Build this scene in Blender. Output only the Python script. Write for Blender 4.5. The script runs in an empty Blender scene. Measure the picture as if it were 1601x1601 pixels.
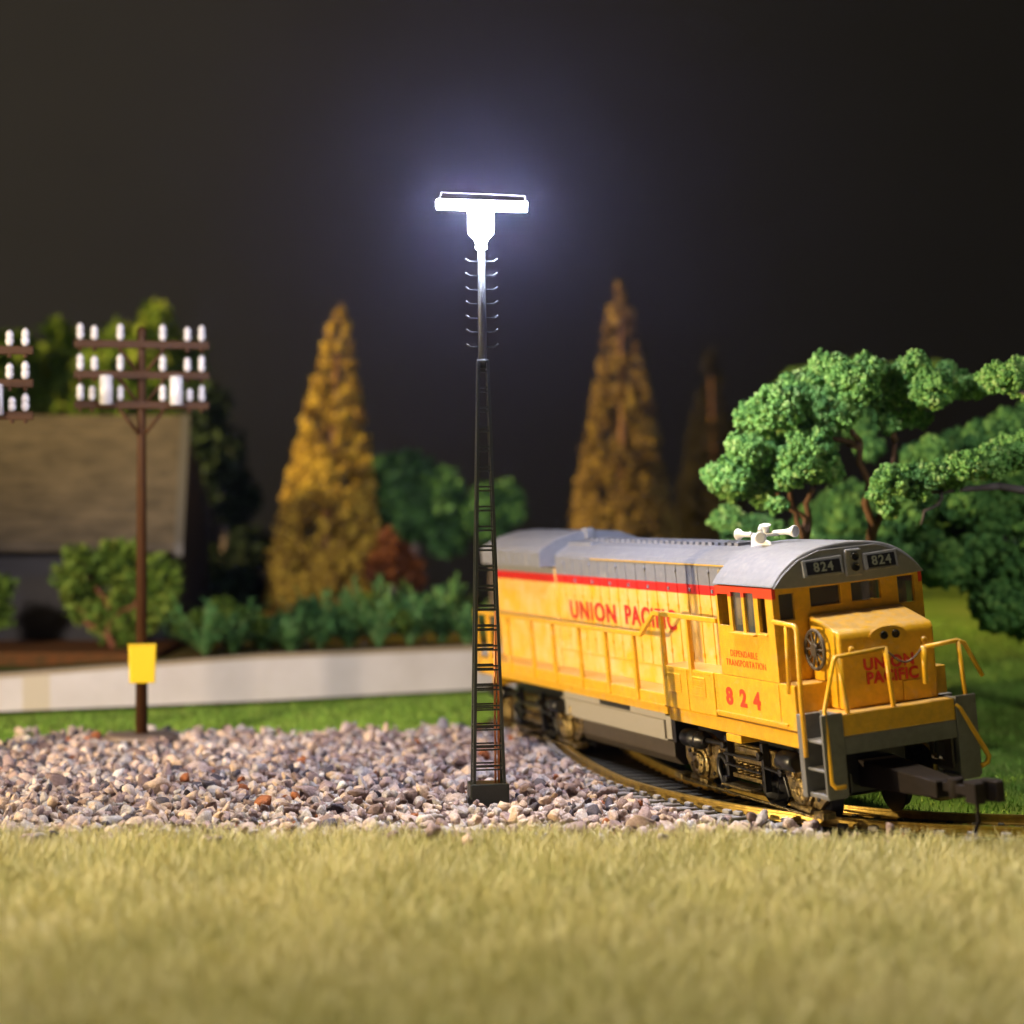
import bpy, math, random
import numpy as np
from mathutils import Vector, Matrix, Euler
random.seed(7); rng = np.random.default_rng(11)
R = math.radians
scn = bpy.context.scene
col = scn.collection
PI = math.pi

# ------------------------------------------------------------------ camera
GLOW_HAZE = 1.2e-4
FPX, HY, CAMZ = 3325.0, 785.0, 6.9
cd = bpy.data.cameras.new('camera'); cam = bpy.data.objects.new('camera', cd); col.objects.link(cam)
cam.location = (0, 0, CAMZ); cam.rotation_euler = (R(90), 0, 0)
cd.sensor_width = 36; cd.lens = 36*FPX/1601; cd.shift_y = -(800.5-HY)/1601
cd.clip_start = .5; cd.clip_end = 900
cd.dof.use_dof = True; cd.dof.focus_distance = 46.5; cd.dof.aperture_fstop = .155
scn.camera = cam

def at(u, v, Y):                       # a point seen at (u, v) and standing Y away
    return Vector(((u-800.5)*Y/FPX, Y, CAMZ-(v-HY)*Y/FPX))

# ------------------------------------------------------------------ materials
def mat(name, color, rough=.6, metal=0, spec=.5, noise=0, nscale=8, color2=None, bump=0, bscale=30,
        attr=None, ramp=None, coat=0, specks=0, emis=None, estr=0, trans=0, stretch=None, dust=0):
    m = bpy.data.materials.new(name); m.use_nodes = True
    nt = m.node_tree; N = nt.nodes; L = nt.links; b = N['Principled BSDF']
    b.inputs['Base Color'].default_value = (*color, 1); b.inputs['Roughness'].default_value = rough
    b.inputs['Metallic'].default_value = metal; b.inputs['Specular IOR Level'].default_value = spec
    b.inputs['Coat Weight'].default_value = coat
    if trans: b.inputs['Transmission Weight'].default_value = trans
    if emis: b.inputs['Emission Color'].default_value = (*emis, 1); b.inputs['Emission Strength'].default_value = estr
    tc = N.new('ShaderNodeTexCoord'); src = tc.outputs['Object']
    if stretch:
        mp = N.new('ShaderNodeMapping'); mp.inputs['Scale'].default_value = stretch
        L.new(src, mp.inputs['Vector']); src = mp.outputs['Vector']
    out = None
    if attr:
        a = N.new('ShaderNodeAttribute'); a.attribute_name = attr
        r = N.new('ShaderNodeValToRGB'); el = r.color_ramp.elements
        while len(el) < len(ramp): el.new(.5)
        for e, (p, c) in zip(el, ramp): e.position = p; e.color = (*c, 1)
        L.new(a.outputs['Fac'], r.inputs['Fac']); out = r.outputs['Color']
    if noise or color2:
        n = N.new('ShaderNodeTexNoise'); n.inputs['Scale'].default_value = nscale; n.inputs['Detail'].default_value = 6
        n.inputs['Roughness'].default_value = .65
        L.new(src, n.inputs['Vector'])
        mr = N.new('ShaderNodeMapRange'); mr.inputs['From Min'].default_value = .35; mr.inputs['From Max'].default_value = .65
        L.new(n.outputs['Fac'], mr.inputs['Value'])
        mx = N.new('ShaderNodeMix'); mx.data_type = 'RGBA'
        c2 = color2 if color2 else tuple(c*(1-noise) for c in color)
        if out is not None:
            L.new(out, mx.inputs['A']); mu = N.new('ShaderNodeMix'); mu.data_type = 'RGBA'; mu.blend_type = 'MULTIPLY'
            mu.inputs['Factor'].default_value = 1; L.new(out, mu.inputs['A']); k = 1-noise; mu.inputs['B'].default_value = (k, k, k, 1)
            L.new(mu.outputs['Result'], mx.inputs['B'])
        else:
            mx.inputs['A'].default_value = (*color, 1); mx.inputs['B'].default_value = (*c2, 1)
        L.new(mr.outputs['Result'], mx.inputs['Factor']); out = mx.outputs['Result']
    if dust:                            # dust settles on the faces that look up
        g = N.new('ShaderNodeNewGeometry'); sx = N.new('ShaderNodeSeparateXYZ'); L.new(g.outputs['Normal'], sx.inputs['Vector'])
        n2 = N.new('ShaderNodeTexNoise'); n2.inputs['Scale'].default_value = 6; n2.inputs['Detail'].default_value = 8
        L.new(tc.outputs['Object'], n2.inputs['Vector'])
        m1 = N.new('ShaderNodeMath'); m1.operation = 'MULTIPLY'; L.new(sx.outputs['Z'], m1.inputs[0]); L.new(n2.outputs['Fac'], m1.inputs[1])
        m2 = N.new('ShaderNodeMapRange'); m2.inputs['From Min'].default_value = .2; m2.inputs['From Max'].default_value = .6; m2.inputs['To Max'].default_value = dust
        L.new(m1.outputs['Value'], m2.inputs['Value'])
        mx = N.new('ShaderNodeMix'); mx.data_type = 'RGBA'; mx.inputs['B'].default_value = (.45, .41, .38, 1)
        L.new(m2.outputs['Result'], mx.inputs['Factor'])
        if out is not None: L.new(out, mx.inputs['A'])
        else: mx.inputs['A'].default_value = (*color, 1)
        out = mx.outputs['Result']
    if specks:                          # pale dust grains and scuffs
        for sc_, lo_, hi_, am_ in ((26, .69, .73, specks), (3.2, .60, .80, specks*.45)):
            n3 = N.new('ShaderNodeTexNoise'); n3.inputs['Scale'].default_value = sc_; n3.inputs['Detail'].default_value = 3
            L.new(tc.outputs['Object'], n3.inputs['Vector'])
            m3 = N.new('ShaderNodeMapRange'); m3.inputs['From Min'].default_value = lo_; m3.inputs['From Max'].default_value = hi_; m3.inputs['To Max'].default_value = am_
            L.new(n3.outputs['Fac'], m3.inputs['Value'])
            mx = N.new('ShaderNodeMix'); mx.data_type = 'RGBA'; mx.inputs['B'].default_value = (.62, .54, .44, 1); L.new(m3.outputs['Result'], mx.inputs['Factor'])
            if out is not None: L.new(out, mx.inputs['A'])
            else: mx.inputs['A'].default_value = (*color, 1)
            out = mx.outputs['Result']
    if out is not None: L.new(out, b.inputs['Base Color'])
    if bump:
        n = N.new('ShaderNodeTexNoise'); n.inputs['Scale'].default_value = bscale; n.inputs['Detail'].default_value = 5
        L.new(src, n.inputs['Vector'])
        bp = N.new('ShaderNodeBump'); bp.inputs['Strength'].default_value = bump; bp.inputs['Distance'].default_value = .05
        L.new(n.outputs['Fac'], bp.inputs['Height']); L.new(bp.outputs['Normal'], b.inputs['Normal'])
    return m

M = {}
M['yellow'] = mat('yellow_paint', (.80, .435, .018), .3, noise=.2, nscale=5, bump=.12, bscale=14, dust=.4, specks=.6)
M['hoodyel'] = mat('dusty_yellow_paint', (.80, .435, .022), .38, color2=(.80, .53, .20), nscale=1.6, bump=.16, bscale=10, dust=.5, specks=.8)
M['red'] = mat('red_paint', (.62, .022, .02), .4, noise=.15, nscale=6)
M['redorange'] = mat('bright_red_paint', (.72, .05, .012), .4)
M['grey'] = mat('grey_paint', (.225, .23, .26), .5, noise=.14, nscale=5, bump=.15, bscale=24, dust=.3, specks=.5)
M['dgrey'] = mat('grey_step_paint', (.16, .16, .165), .5, noise=.3, nscale=4, dust=.4)
M['skirt'] = mat('light_grey_plastic', (.38, .36, .34), .5, noise=.06)
M['tank'] = mat('dusty_black_plastic', (.07, .055, .045), .55, noise=.3, nscale=4, dust=.5)
M['black'] = mat('black_plastic', (.012, .012, .013), .35, noise=.4, nscale=8)
M['truck'] = mat('glossy_bronze_black', (.42, .31, .13), .36, metal=1, spec=.8, noise=.75, nscale=7, bump=.8, bscale=18, coat=.5)
M['coupler'] = mat('rusty_coupler', (.012, .007, .005), .7, spec=.2, noise=.5, nscale=7, bump=.3)
M['inside'] = mat('cab_interior_plastic', (.10, .06, .03), .6)
M['glass'] = mat('cab_window_glass', (.30, .33, .34), .08, spec=.8, trans=.85)
M['white'] = mat('white_plastic', (.78, .77, .76), .45, bump=.2, bscale=12)
M['brass'] = mat('brass_rail', (.62, .42, .10), .3, metal=.85, noise=.35, nscale=5, bump=.1, bscale=20)
M['tie'] = mat('tie_plastic_shaded', (.055, .048, .03), .7, noise=.35, nscale=4, bump=.3, bscale=12)  # shade under the locomotive put into this darker tie colour
M['tieend'] = mat('grey_tie_end', (.27, .255, .255), .7, noise=.35, nscale=4, bump=.3, bscale=12)  # same ties, lamp-lit grey put into the colour of the ends
M['mast'] = mat('dark_green_black_enamel', (.012, .016, .012), .34, spec=.7, bump=.3, bscale=30)
M['mastgrey'] = mat('grey_mast_enamel', (.035, .04, .04), .55, metal=.2, bump=.2)
M['copper'] = mat('enamelled_copper', (.9, .34, .12), .35, metal=.2)
M['lit'] = mat('lit_led_tube', (.9, .9, 1), .4, emis=(.72, .76, 1.0), estr=2000)
M['litbody'] = mat('lit_led_housing', (.9, .9, 1), .4, emis=(.82, .86, 1.0), estr=160)
M['brownpole'] = mat('brown_pole_plastic', (.045, .016, .003), .6, spec=.25, noise=.3, nscale=4, bump=.25, stretch=(6, 6, 1))
M['insul'] = mat('white_insulator_plastic', (.45, .45, .49), .25, bump=0, coat=.5)
M['can'] = mat('white_metal_can', (.48, .48, .52), .25, coat=.4)
M['signyel'] = mat('yellow_box_plastic', (.60, .42, .008), .45)
M['disc'] = mat('brown_grey_disc_plastic', (.16, .12, .10), .5, noise=.2)

# ------------------------------------------------------------------ mesh builder
class MB:
    def __init__(s): s.v = []; s.f = []; s.m = []; s.sm = []
    def add(s, verts, faces, mi=0, smooth=False):
        o = len(s.v); s.v += [tuple(p) for p in verts]
        for f in faces: s.f.append(tuple(i+o for i in f)); s.m.append(mi); s.sm.append(smooth)
        return s
    def box(s, x0, x1, y0, y1, z0, z1, mi=0):
        v = [(x, y, z) for x in (x0, x1) for y in (y0, y1) for z in (z0, z1)]
        return s.add(v, [(0, 1, 3, 2), (4, 6, 7, 5), (0, 4, 5, 1), (2, 3, 7, 6), (0, 2, 6, 4), (1, 5, 7, 3)], mi)
    def hexa(s, pts, mi=0):            # 8 points in box order
        return s.add(pts, [(0, 1, 3, 2), (4, 6, 7, 5), (0, 4, 5, 1), (2, 3, 7, 6), (0, 2, 6, 4), (1, 5, 7, 3)], mi)
    def tube(s, pts, r, n=8, mi=0, flat=None, smooth=True):
        pts = [Vector(p) for p in pts]; rr = r if isinstance(r, (list, tuple)) else [r]*len(pts)
        vs = []; k = len(pts); prev = None
        for i, p in enumerate(pts):
            t = ((pts[min(i+1, k-1)]-p).normalized() + (p-pts[max(i-1, 0)]).normalized())
            t = t.normalized() if t.length > 1e-9 else Vector((0, 0, 1))
            up = Vector((0, 0, 1)) if abs(t.z) < .9 else Vector((1, 0, 0))
            if prev is not None: up = prev
            a = t.cross(up)
            if a.length < 1e-3: a = t.cross(Vector((0, 1, 0)))
            a.normalize(); b = a.cross(t).normalized(); prev = b
            for j in range(n):
                q = 2*PI*j/n+PI/n; vs.append(p + a*math.cos(q)*rr[i] + b*math.sin(q)*rr[i]*(flat or 1))
        fs = [(i*n+j, i*n+(j+1) % n, (i+1)*n+(j+1) % n, (i+1)*n+j) for i in range(k-1) for j in range(n)]
        s.add(vs, fs, mi, smooth); o = len(s.v)-len(vs)
        s.f.append(tuple(o+j for j in range(n))[::-1]); s.m.append(mi); s.sm.append(False)
        s.f.append(tuple(o+(k-1)*n+j for j in range(n))); s.m.append(mi); s.sm.append(False)
        return s
    def cyl(s, p, q, r, n=20, mi=0, r2=None): return s.tube([p, q], [r, r2 if r2 is not None else r], n, mi)
    def lathe(s, c, axis, prof, n=24, mi=0):
        """prof: list of (distance along axis, radius)"""
        c = Vector(c); t = Vector(axis).normalized()
        a = t.orthogonal().normalized(); b = t.cross(a)
        vs = [c+t*d+(a*math.cos(2*PI*j/n)+b*math.sin(2*PI*j/n))*r for d, r in prof for j in range(n)]
        k = len(prof)
        fs = [(i*n+j, i*n+(j+1) % n, (i+1)*n+(j+1) % n, (i+1)*n+j) for i in range(k-1) for j in range(n)]
        s.add(vs, fs, mi, True); o = len(s.v)-len(vs)
        s.f.append(tuple(o+j for j in range(n))[::-1]); s.m.append(mi); s.sm.append(False)
        s.f.append(tuple(o+(k-1)*n+j for j in range(n))); s.m.append(mi); s.sm.append(False)
        return s
    def prism(s, poly, fn, d0, d1, mi=0, side=None):
        """extrude a 2-D polygon; fn(a, b, d) gives the point"""
        n = len(poly)
        vs = [fn(a, b, d0) for a, b in poly]+[fn(a, b, d1) for a, b in poly]
        s.add(vs, [tuple(range(n))[::-1], tuple(range(n, 2*n))], mi)
        o = len(s.v)-2*n
        for i in range(n):
            j = (i+1) % n
            s.f.append((o+i, o+j, o+n+j, o+n+i)); s.m.append(mi if side is None else side[i]); s.sm.append(False)
        return s
    def panel(s, u0, u1, v0, v1, holes, fn, t, mi=0, mfn=None, us=(), vs_=()):
        """sheet with rectangular holes, thickness t; fn(u, v, d)"""
        U = sorted(set([u0, u1]+[h[0] for h in holes]+[h[1] for h in holes]+list(us)))
        V = sorted(set([v0, v1]+[h[2] for h in holes]+[h[3] for h in holes]+list(vs_)))
        def solid(i, j):
            if not (0 <= i < len(U)-1 and 0 <= j < len(V)-1): return False
            cu = (U[i]+U[i+1])/2; cv = (V[j]+V[j+1])/2
            return not any(h[0] < cu < h[1] and h[2] < cv < h[3] for h in holes)
        for i in range(len(U)-1):
            for j in range(len(V)-1):
                if not solid(i, j): continue
                a, b, c, d = U[i], U[i+1], V[j], V[j+1]
                m_ = mfn((a+b)/2, (c+d)/2) if mfn else mi
                q = [fn(a, c, 0), fn(b, c, 0), fn(b, d, 0), fn(a, d, 0), fn(a, c, t), fn(b, c, t), fn(b, d, t), fn(a, d, t)]
                fs = [(0, 1, 2, 3), (4, 7, 6, 5)]
                if not solid(i, j-1): fs.append((0, 4, 5, 1))
                if not solid(i, j+1): fs.append((3, 2, 6, 7))
                if not solid(i-1, j): fs.append((0, 3, 7, 4))
                if not solid(i+1, j): fs.append((1, 5, 6, 2))
                s.add(q, fs, m_)
        return s
    def build(s, name, mats, parent=None, bevel=0, loc=None, seg=2):
        me = bpy.data.meshes.new(name); me.from_pydata(s.v, [], s.f)
        mats = mats if isinstance(mats, (list, tuple)) else [mats]
        for m in mats: me.materials.append(m)
        me.polygons.foreach_set('material_index', s.m); me.polygons.foreach_set('use_smooth', s.sm)
        import bmesh
        bm = bmesh.new(); bm.from_mesh(me); bmesh.ops.remove_doubles(bm, verts=bm.verts, dist=1e-5)
        bmesh.ops.recalc_face_normals(bm, faces=bm.faces); bm.to_mesh(me); bm.free()
        o = bpy.data.objects.new(name, me); col.objects.link(o)
        if parent: o.parent = parent
        if loc is not None: o.location = loc
        if bevel:
            b = o.modifiers.new('bevel', 'BEVEL'); b.width = bevel; b.segments = seg; b.limit_method = 'ANGLE'; b.angle_limit = R(35)
            b.harden_normals = False
        return o

def tag(o, label=None, cat=None, group=None, kind=None):
    if label: o['label'] = label
    if cat: o['category'] = cat
    if group: o['group'] = group
    if kind: o['kind'] = kind
    return o
def empty(name, loc=(0, 0, 0), rz=0):
    o = bpy.data.objects.new(name, None); col.objects.link(o); o.location = loc; o.rotation_euler.z = rz
    o.empty_display_size = .3; return o
def copy_tree(o, parent=None):
    c = o.copy(); col.objects.link(c)
    if parent: c.parent = parent
    for ch in list(o.children): copy_tree(ch, c)
    return c

def np_mesh(name, V, F, mats, parent=None, tint=None, smooth=False):
    """V (n,3); F (m,k) array; tint per vertex"""
    me = bpy.data.meshes.new(name); me.vertices.add(len(V)); me.vertices.foreach_set('co', V.astype(np.float32).ravel())
    k = F.shape[1]; me.loops.add(F.size); me.loops.foreach_set('vertex_index', F.astype(np.int32).ravel())
    me.polygons.add(len(F)); me.polygons.foreach_set('loop_start', np.arange(0, F.size, k, dtype=np.int32))
    me.polygons.foreach_set('loop_total', np.full(len(F), k, dtype=np.int32))
    me.update(calc_edges=True)
    if smooth: me.polygons.foreach_set('use_smooth', np.ones(len(F), bool))
    if tint is not None:
        a = me.attributes.new('tint', 'FLOAT', 'POINT'); a.data.foreach_set('value', tint.astype(np.float32))
    me.materials.append(mats)
    o = bpy.data.objects.new(name, me); col.objects.link(o)
    if parent: o.parent = parent
    return o

def ico(sub):
    import bmesh
    bm = bmesh.new(); bmesh.ops.create_icosphere(bm, subdivisions=sub, radius=1)
    V = np.array([v.co[:] for v in bm.verts]); F = np.array([[v.index for v in f.verts] for f in bm.faces]); bm.free()
    return V, F
ICO1 = ico(1); ICO2 = ico(2)
def rand_rot(n):
    q = rng.normal(size=(n, 4)); q /= np.linalg.norm(q, axis=1)[:, None]; w, x, y, z = q.T
    return np.stack([np.stack([1-2*(y*y+z*z), 2*(x*y-z*w), 2*(x*z+y*w)], 1), np.stack([2*(x*y+z*w), 1-2*(x*x+z*z), 2*(y*z-x*w)], 1),
                     np.stack([2*(x*z-y*w), 2*(y*z+x*w), 1-2*(x*x+y*y)], 1)], 1)
def scatter(protos, P, S, Rm=None, T=None):
    """P (n,3), S (n,3) scales, protos list of (V,F)"""
    n = len(P); Rm = rand_rot(n) if Rm is None else Rm
    T = rng.random(n) if T is None else T
    idx = rng.integers(0, len(protos), n); Vs = []; Fs = []; Ts = []; off = 0
    for k, (V, F) in enumerate(protos):
        s = np.where(idx == k)[0]
        if not len(s): continue
        W = np.einsum('nij,nvj->nvi', Rm[s], V[None]*S[s][:, None]) + P[s][:, None]
        Vs.append(W.reshape(-1, 3)); Fs.append((F[None]+(np.arange(len(s))*len(V))[:, None, None]+off).reshape(-1, F.shape[1]))
        Ts.append(np.repeat(T[s], len(V))); off += len(s)*len(V)
    return np.concatenate(Vs), np.concatenate(Fs), np.concatenate(Ts)

# ------------------------------------------------------------------ track path
near = [(4.6, 78), (2.9, 72.5), (1.75, 67.5), (1.25, 63), (1.3, 58.6), (1.75, 54.6), (2.45, 50.8), (3.15, 48.7), (4.15, 46.75), (5.3, 45.15), (6.7, 43.9), (8.4, 43.0), (10.3, 42.55), (12.5, 42.5), (15, 42.9), (18, 44)]
def catmull(P, k=14):
    P = [np.array(p, float) for p in P]; P = [2*P[0]-P[1]]+P+[2*P[-1]-P[-2]]; out = []
    for i in range(1, len(P)-2):
        for j in range(k):
            t = j/k; a, b, c, d = P[i-1:i+3]
            out.append(.5*((2*b)+(-a+c)*t+(2*a-5*b+4*c-d)*t*t+(-a+3*b-3*c+d)*t**3))
    out.append(P[-2]); return np.array(out)
pts = catmull(near)
for _ in range(60): pts[1:-1] = (pts[:-2]+2*pts[1:-1]+pts[2:])/4
seg = np.linalg.norm(np.diff(pts, axis=0), axis=1); cum = np.concatenate([[0], np.cumsum(seg)])
def arc(s): return np.array([np.interp(s, cum, pts[:, 0]), np.interp(s, cum, pts[:, 1])])
NS = 150
ss = np.linspace(0, cum[-1], NS); nr = np.array([arc(s) for s in ss])
tg = np.gradient(nr, axis=0); tg /= np.linalg.norm(tg, axis=1)[:, None]
nm = np.stack([-tg[:, 1], tg[:, 0]], 1)              # towards the inside of the curve
if nm[30][0] < 0: nm = -nm
GAUGE = 1.65
ctr = nr+nm*GAUGE/2
def track_dist(x, y):
    d = np.hypot(ctr[:, 0][None]-np.atleast_1d(x)[:, None], ctr[:, 1][None]-np.atleast_1d(y)[:, None]); return d.min(1)

# ------------------------------------------------------------------ ground and lawn
def sstep(a, b, x): t = np.clip((x-a)/(b-a), 0, 1); return t*t*(3-2*t)
wall_pts = [(-34, 61.5), (-24, 65.2), (-16.5, 68.6), (-8.7, 72.2), (-1.5, 76.6), (4, 80.5), (9, 86)]
wall_top = [1.30, 1.30, 1.36, 1.72, 1.70, 1.70, 1.70]
def wallY(x): return np.interp(x, [p[0] for p in wall_pts], [p[1] for p in wall_pts])
def gz(x, y):
    x = np.asarray(x, float); y = np.asarray(y, float)
    return sstep(58, 95, y)*2.35*sstep(5, 13, x) + .12*np.sin(x*.35+1)*sstep(60, 90, y)*sstep(5, 13, x)
nx, ny = 130, 150
gx = np.linspace(-75, 75, nx); gy = np.linspace(-30, 126, ny)
X, Y = np.meshgrid(gx, gy); Z = gz(X, Y)
V = np.stack([X, Y, Z], -1).reshape(-1, 3); I = np.arange(nx*ny).reshape(ny, nx)
F = np.stack([I[:-1, :-1], I[:-1, 1:], I[1:, 1:], I[1:, :-1]], -1).reshape(-1, 4)
M['lawn'] = mat('green_lawn_mat', (.14, .27, .03), .95, spec=.1, color2=(.24, .33, .06), nscale=.5, bump=1, bscale=9)
tag(np_mesh('ground', V, F, M['lawn'], smooth=True), kind='structure')

# ballast bed under the stones
M['bed'] = mat('gravel_bed', (.13, .10, .09), .95, spec=.1, color2=(.22, .18, .16), nscale=4, bump=1, bscale=12)
bx = np.linspace(-30, 9, 80); front = 41.9+.2*np.sin(bx*1.3); back = 59.4+2.6*sstep(-15, -8, bx)+1.2*sstep(-5, 0, bx)
def track_front(x):                                  # track edge facing the stones, as y for a given x
    return None
mb = MB()
for i in range(79):
    pass
bedpoly = [(x, 41.6) for x in np.linspace(-30, 8, 20)]
outer = nr-nm*.62
keep = [(p[0], p[1]) for p in outer[::-1] if p[1] < 62 and p[1] > 42 and p[0] < 8]
bedpoly += keep+[(-7, 62.3), (-14, 60.5), (-18, 58.6), (-30, 58)]
mb.prism(bedpoly, lambda a, b, d: (a, b, d), -.02, .05)
tag(mb.build('gravel_bed', M['bed']), kind='structure')

# ------------------------------------------------------------------ gravel stones (uncountable)
protos = []
for k in range(14):
    V_, F_ = ICO2[0].copy(), ICO2[1]
    for _ in range(13):
        n_ = rng.normal(size=3); n_ /= np.linalg.norm(n_); d_ = rng.uniform(.34, .72)
        h = V_@n_; V_ = V_-np.outer(np.clip(h-d_, 0, None), n_)
    V_ += rng.normal(size=V_.shape)*.025
    protos.append((V_, F_))
def stone_pts(n, zlo, zhi):
    x = rng.uniform(-20, 8, n); y = rng.uniform(41.4, 64, n)
    bk = 59.0+2.5*sstep(-15.5, -12, x)+1.3*sstep(-6, -1, x)+.5*np.sin(x*2.3)+rng.normal(size=n)*.45
    ok = (y < bk) & (track_dist(x, y) > 1.28+(y < 50)*(.22*rng.random(n)+.25*(zhi > .1))) & ~((x > 2) & (y > 52))
    # outside (left / near) side of the curve only
    j = np.argmin(np.hypot(ctr[:, 0][None]-x[:, None], ctr[:, 1][None]-y[:, None]), 1)
    side = ((x-ctr[j, 0])*nm[j, 0]+(y-ctr[j, 1])*nm[j, 1]) < 0
    ok &= side & (np.hypot(x+.45, (y-47.5)*.7) > .58) & ~((np.abs(x+10.45) < 1.05) & (y > 59.0) & (y < 61.3))
    x, y = x[ok], y[ok]; return np.stack([x, y, rng.uniform(zlo, zhi, len(x))], 1)
P1 = stone_pts(13000, .02, .08); P2 = stone_pts(9000, .1, .22); P3 = stone_pts(2600, .2, .34)
sx_ = rng.uniform(-16, 4, 90); P4 = np.stack([sx_, rng.uniform(59, 66, 90), np.full(90, .10)], 1)
P4 = P4[(P4[:, 1] < 62.5+2*rng.random(90)) & ((P4[:, 0] < 1.0))]
P5 = np.stack([rng.uniform(-12, 5, 60), 42.2-rng.gamma(1.2, .35, 60), rng.uniform(.2, .45, 60)], 1)
P = np.concatenate([P1, P2, P3, P4, P5]); sz = rng.gamma(6, 1, len(P)); sz = .055+.018*sz
sz = np.clip(sz, .06, .30); S = sz[:, None]*rng.uniform(.5, 1.45, (len(P), 3))
V, F, T = scatter(protos, P, S)
M['stone'] = mat('mixed_stone', (.3, .3, .3), .85, spec=.25, noise=.35, nscale=14, bump=.7, bscale=26, attr='tint',
    ramp=[(0, (.24, .17, .155)), (.12, (.50, .40, .375)), (.3, (.60, .46, .37)), (.42, (.34, .255, .255)), (.55, (.66, .57, .53)), (.66, (.44, .42, .44)), (.76, (.64, .48, .36)), (.82, (.09, .08, .10)), (.88, (.44, .40, .40)), (.975, (.34, .12, .05)), (.985, (.74, .72, .72))])
M['stone'].node_tree.nodes['Color Ramp'].color_ramp.interpolation = 'CONSTANT'
tag(np_mesh('gravel', V, F, M['stone'], tint=T), kind='stuff')

# ------------------------------------------------------------------ dry foreground grass
def blades(n, xr, yr, h, w, name, m, base=lambda x, y: np.zeros_like(x), okf=None, lean=.35):
    x = rng.uniform(*xr, n); y = rng.uniform(*yr, n)
    if okf is not None: k = okf(x, y); x, y = x[k], y[k]
    n = len(x); H = rng.uniform(h[0], h[1], n)*(.92+.08*np.sin(x*1.7+np.sin(y*1.1)))
    a = rng.uniform(0, 2*PI, n); la = rng.uniform(0, 2*PI, n); le = rng.random(n)*lean*H
    W = rng.uniform(.7, 1.3, n)*w
    ca, sa = np.cos(a)*W, np.sin(a)*W; z0 = base(x, y)
    lx, ly = np.cos(la)*le, np.sin(la)*le
    def p(dx, dy, z): return np.stack([x+dx, y+dy, z0+z], 1)
    V = np.stack([p(-ca, -sa, 0*H), p(ca, sa, 0*H), p(-ca*.7+lx*.35, -sa*.7+ly*.35, H*.55), p(ca*.7+lx*.35, sa*.7+ly*.35, H*.55), p(lx-ca*.12, ly-sa*.12, H), p(lx+ca*.12, ly+sa*.12, H)], 1).reshape(-1, 3)
    b = (np.arange(n)*6)[:, None, None]; F = (np.array([[0, 1, 3, 2], [2, 3, 5, 4]])[None]+b).reshape(-1, 4)
    patch = .5+.5*np.sin(x*.9+1.3*np.sin(y*.7))*np.sin(y*.8+x*.3)
    T = np.repeat(np.clip(.82*rng.random(n)+.18*patch, 0, 1), 6)
    return np_mesh(name, V, F, m, tint=T)
M['dry'] = mat('dry_static_grass', (.5, .45, .2), .75, spec=.15, attr='tint',
    ramp=[(0, (.36, .39, .15)), (.25, (.53, .51, .22)), (.5, (.64, .59, .30)), (.8, (.74, .68, .40)), (1, (.86, .81, .58))])
def gedge(x, y):
    e = 42.35-1.1*sstep(3.2, 7.5, x)+.12*np.sin(x*2.1)+.08*np.sin(x*7.3)+rng.normal(size=len(x))*.14
    return (y < e) & (np.abs(x) < .27*y+2.2)
M['drybase'] = mat('dry_grass_soil', (.42, .38, .16), .95, spec=.05, color2=(.32, .32, .12), nscale=2)
mb = MB(); mb.prism([(-40, 8), (40, 8), (40, 41.2), (7.5, 41.0), (3, 42.0), (-40, 42.0)], lambda a, b, d: (a, b, d), -.02, .06)
tag(mb.build('grass_mat', M['drybase']), kind='structure')
tag(blades(340000, (-14, 14), (20, 42.6), (.25, .60), .0115, 'dry_grass', M['dry'], base=lambda x, y: np.zeros_like(x)+.05, okf=gedge, lean=.8), kind='stuff')
# thin green turf behind, on the lawn
M['turf'] = mat('green_turf_fibre', (.1, .2, .03), .8, spec=.1, attr='tint',
    ramp=[(0, (.10, .22, .03)), (.5, (.20, .36, .05)), (1, (.36, .46, .10))])
def tokf(x, y):
    k = (y < wallY(x)-.4) & (np.abs(x) < .27*y+2)
    td = track_dist(x, y); j = np.argmin(np.hypot(ctr[:, 0][None]-x[:, None], ctr[:, 1][None]-y[:, None]), 1)
    side = ((x-ctr[j, 0])*nm[j, 0]+(y-ctr[j, 1])*nm[j, 1]) < 0
    bk = 60.5+2.0*sstep(-15.5, -12, x)
    return k & (td > 1.5) & ((~side) | (y > bk))
tag(blades(90000, (-22, 24), (44, 92), (.08, .2), .02, 'turf', M['turf'], base=lambda x, y: gz(x, y)-.01, okf=tokf, lean=1.2), kind='stuff')

# ------------------------------------------------------------------ railway track
tr = empty('railway_track', (float(ctr[60, 0]), float(ctr[60, 1]), 0)); tag(tr, 'curved brass-railed model track the yellow locomotive stands on', 'railway track')
def T0(p): return (p[0]-tr.location.x, p[1]-tr.location.y, p[2])
prof = [(-.12, .19), (.12, .19), (.12, .215), (.035, .235), (.032, .335), (.055, .35), (.055, .40), (-.055, .40), (-.055, .35), (-.032, .335), (-.035, .235), (-.12, .215)]
for off in (0, GAUGE):
    mb = MB(); vs = []; k = len(prof)
    c = nr+nm*off
    for i in range(NS):
        for a, z in prof: vs.append(T0((c[i, 0]+nm[i, 0]*a, c[i, 1]+nm[i, 1]*a, z)))
    mb.add(vs, [(i*k+j, i*k+(j+1) % k, (i+1)*k+(j+1) % k, (i+1)*k+j) for i in range(NS-1) for j in range(k)])
    mb.build('rail', M['brass'], tr)
s = .3; ntie = 0; tie_me = None
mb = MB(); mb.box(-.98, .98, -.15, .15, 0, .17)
for s_ in (-1, 1): mb.box(min(s_*.981, s_*1.62), max(s_*.981, s_*1.62), -.15, .15, 0, .2, 1)
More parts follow.
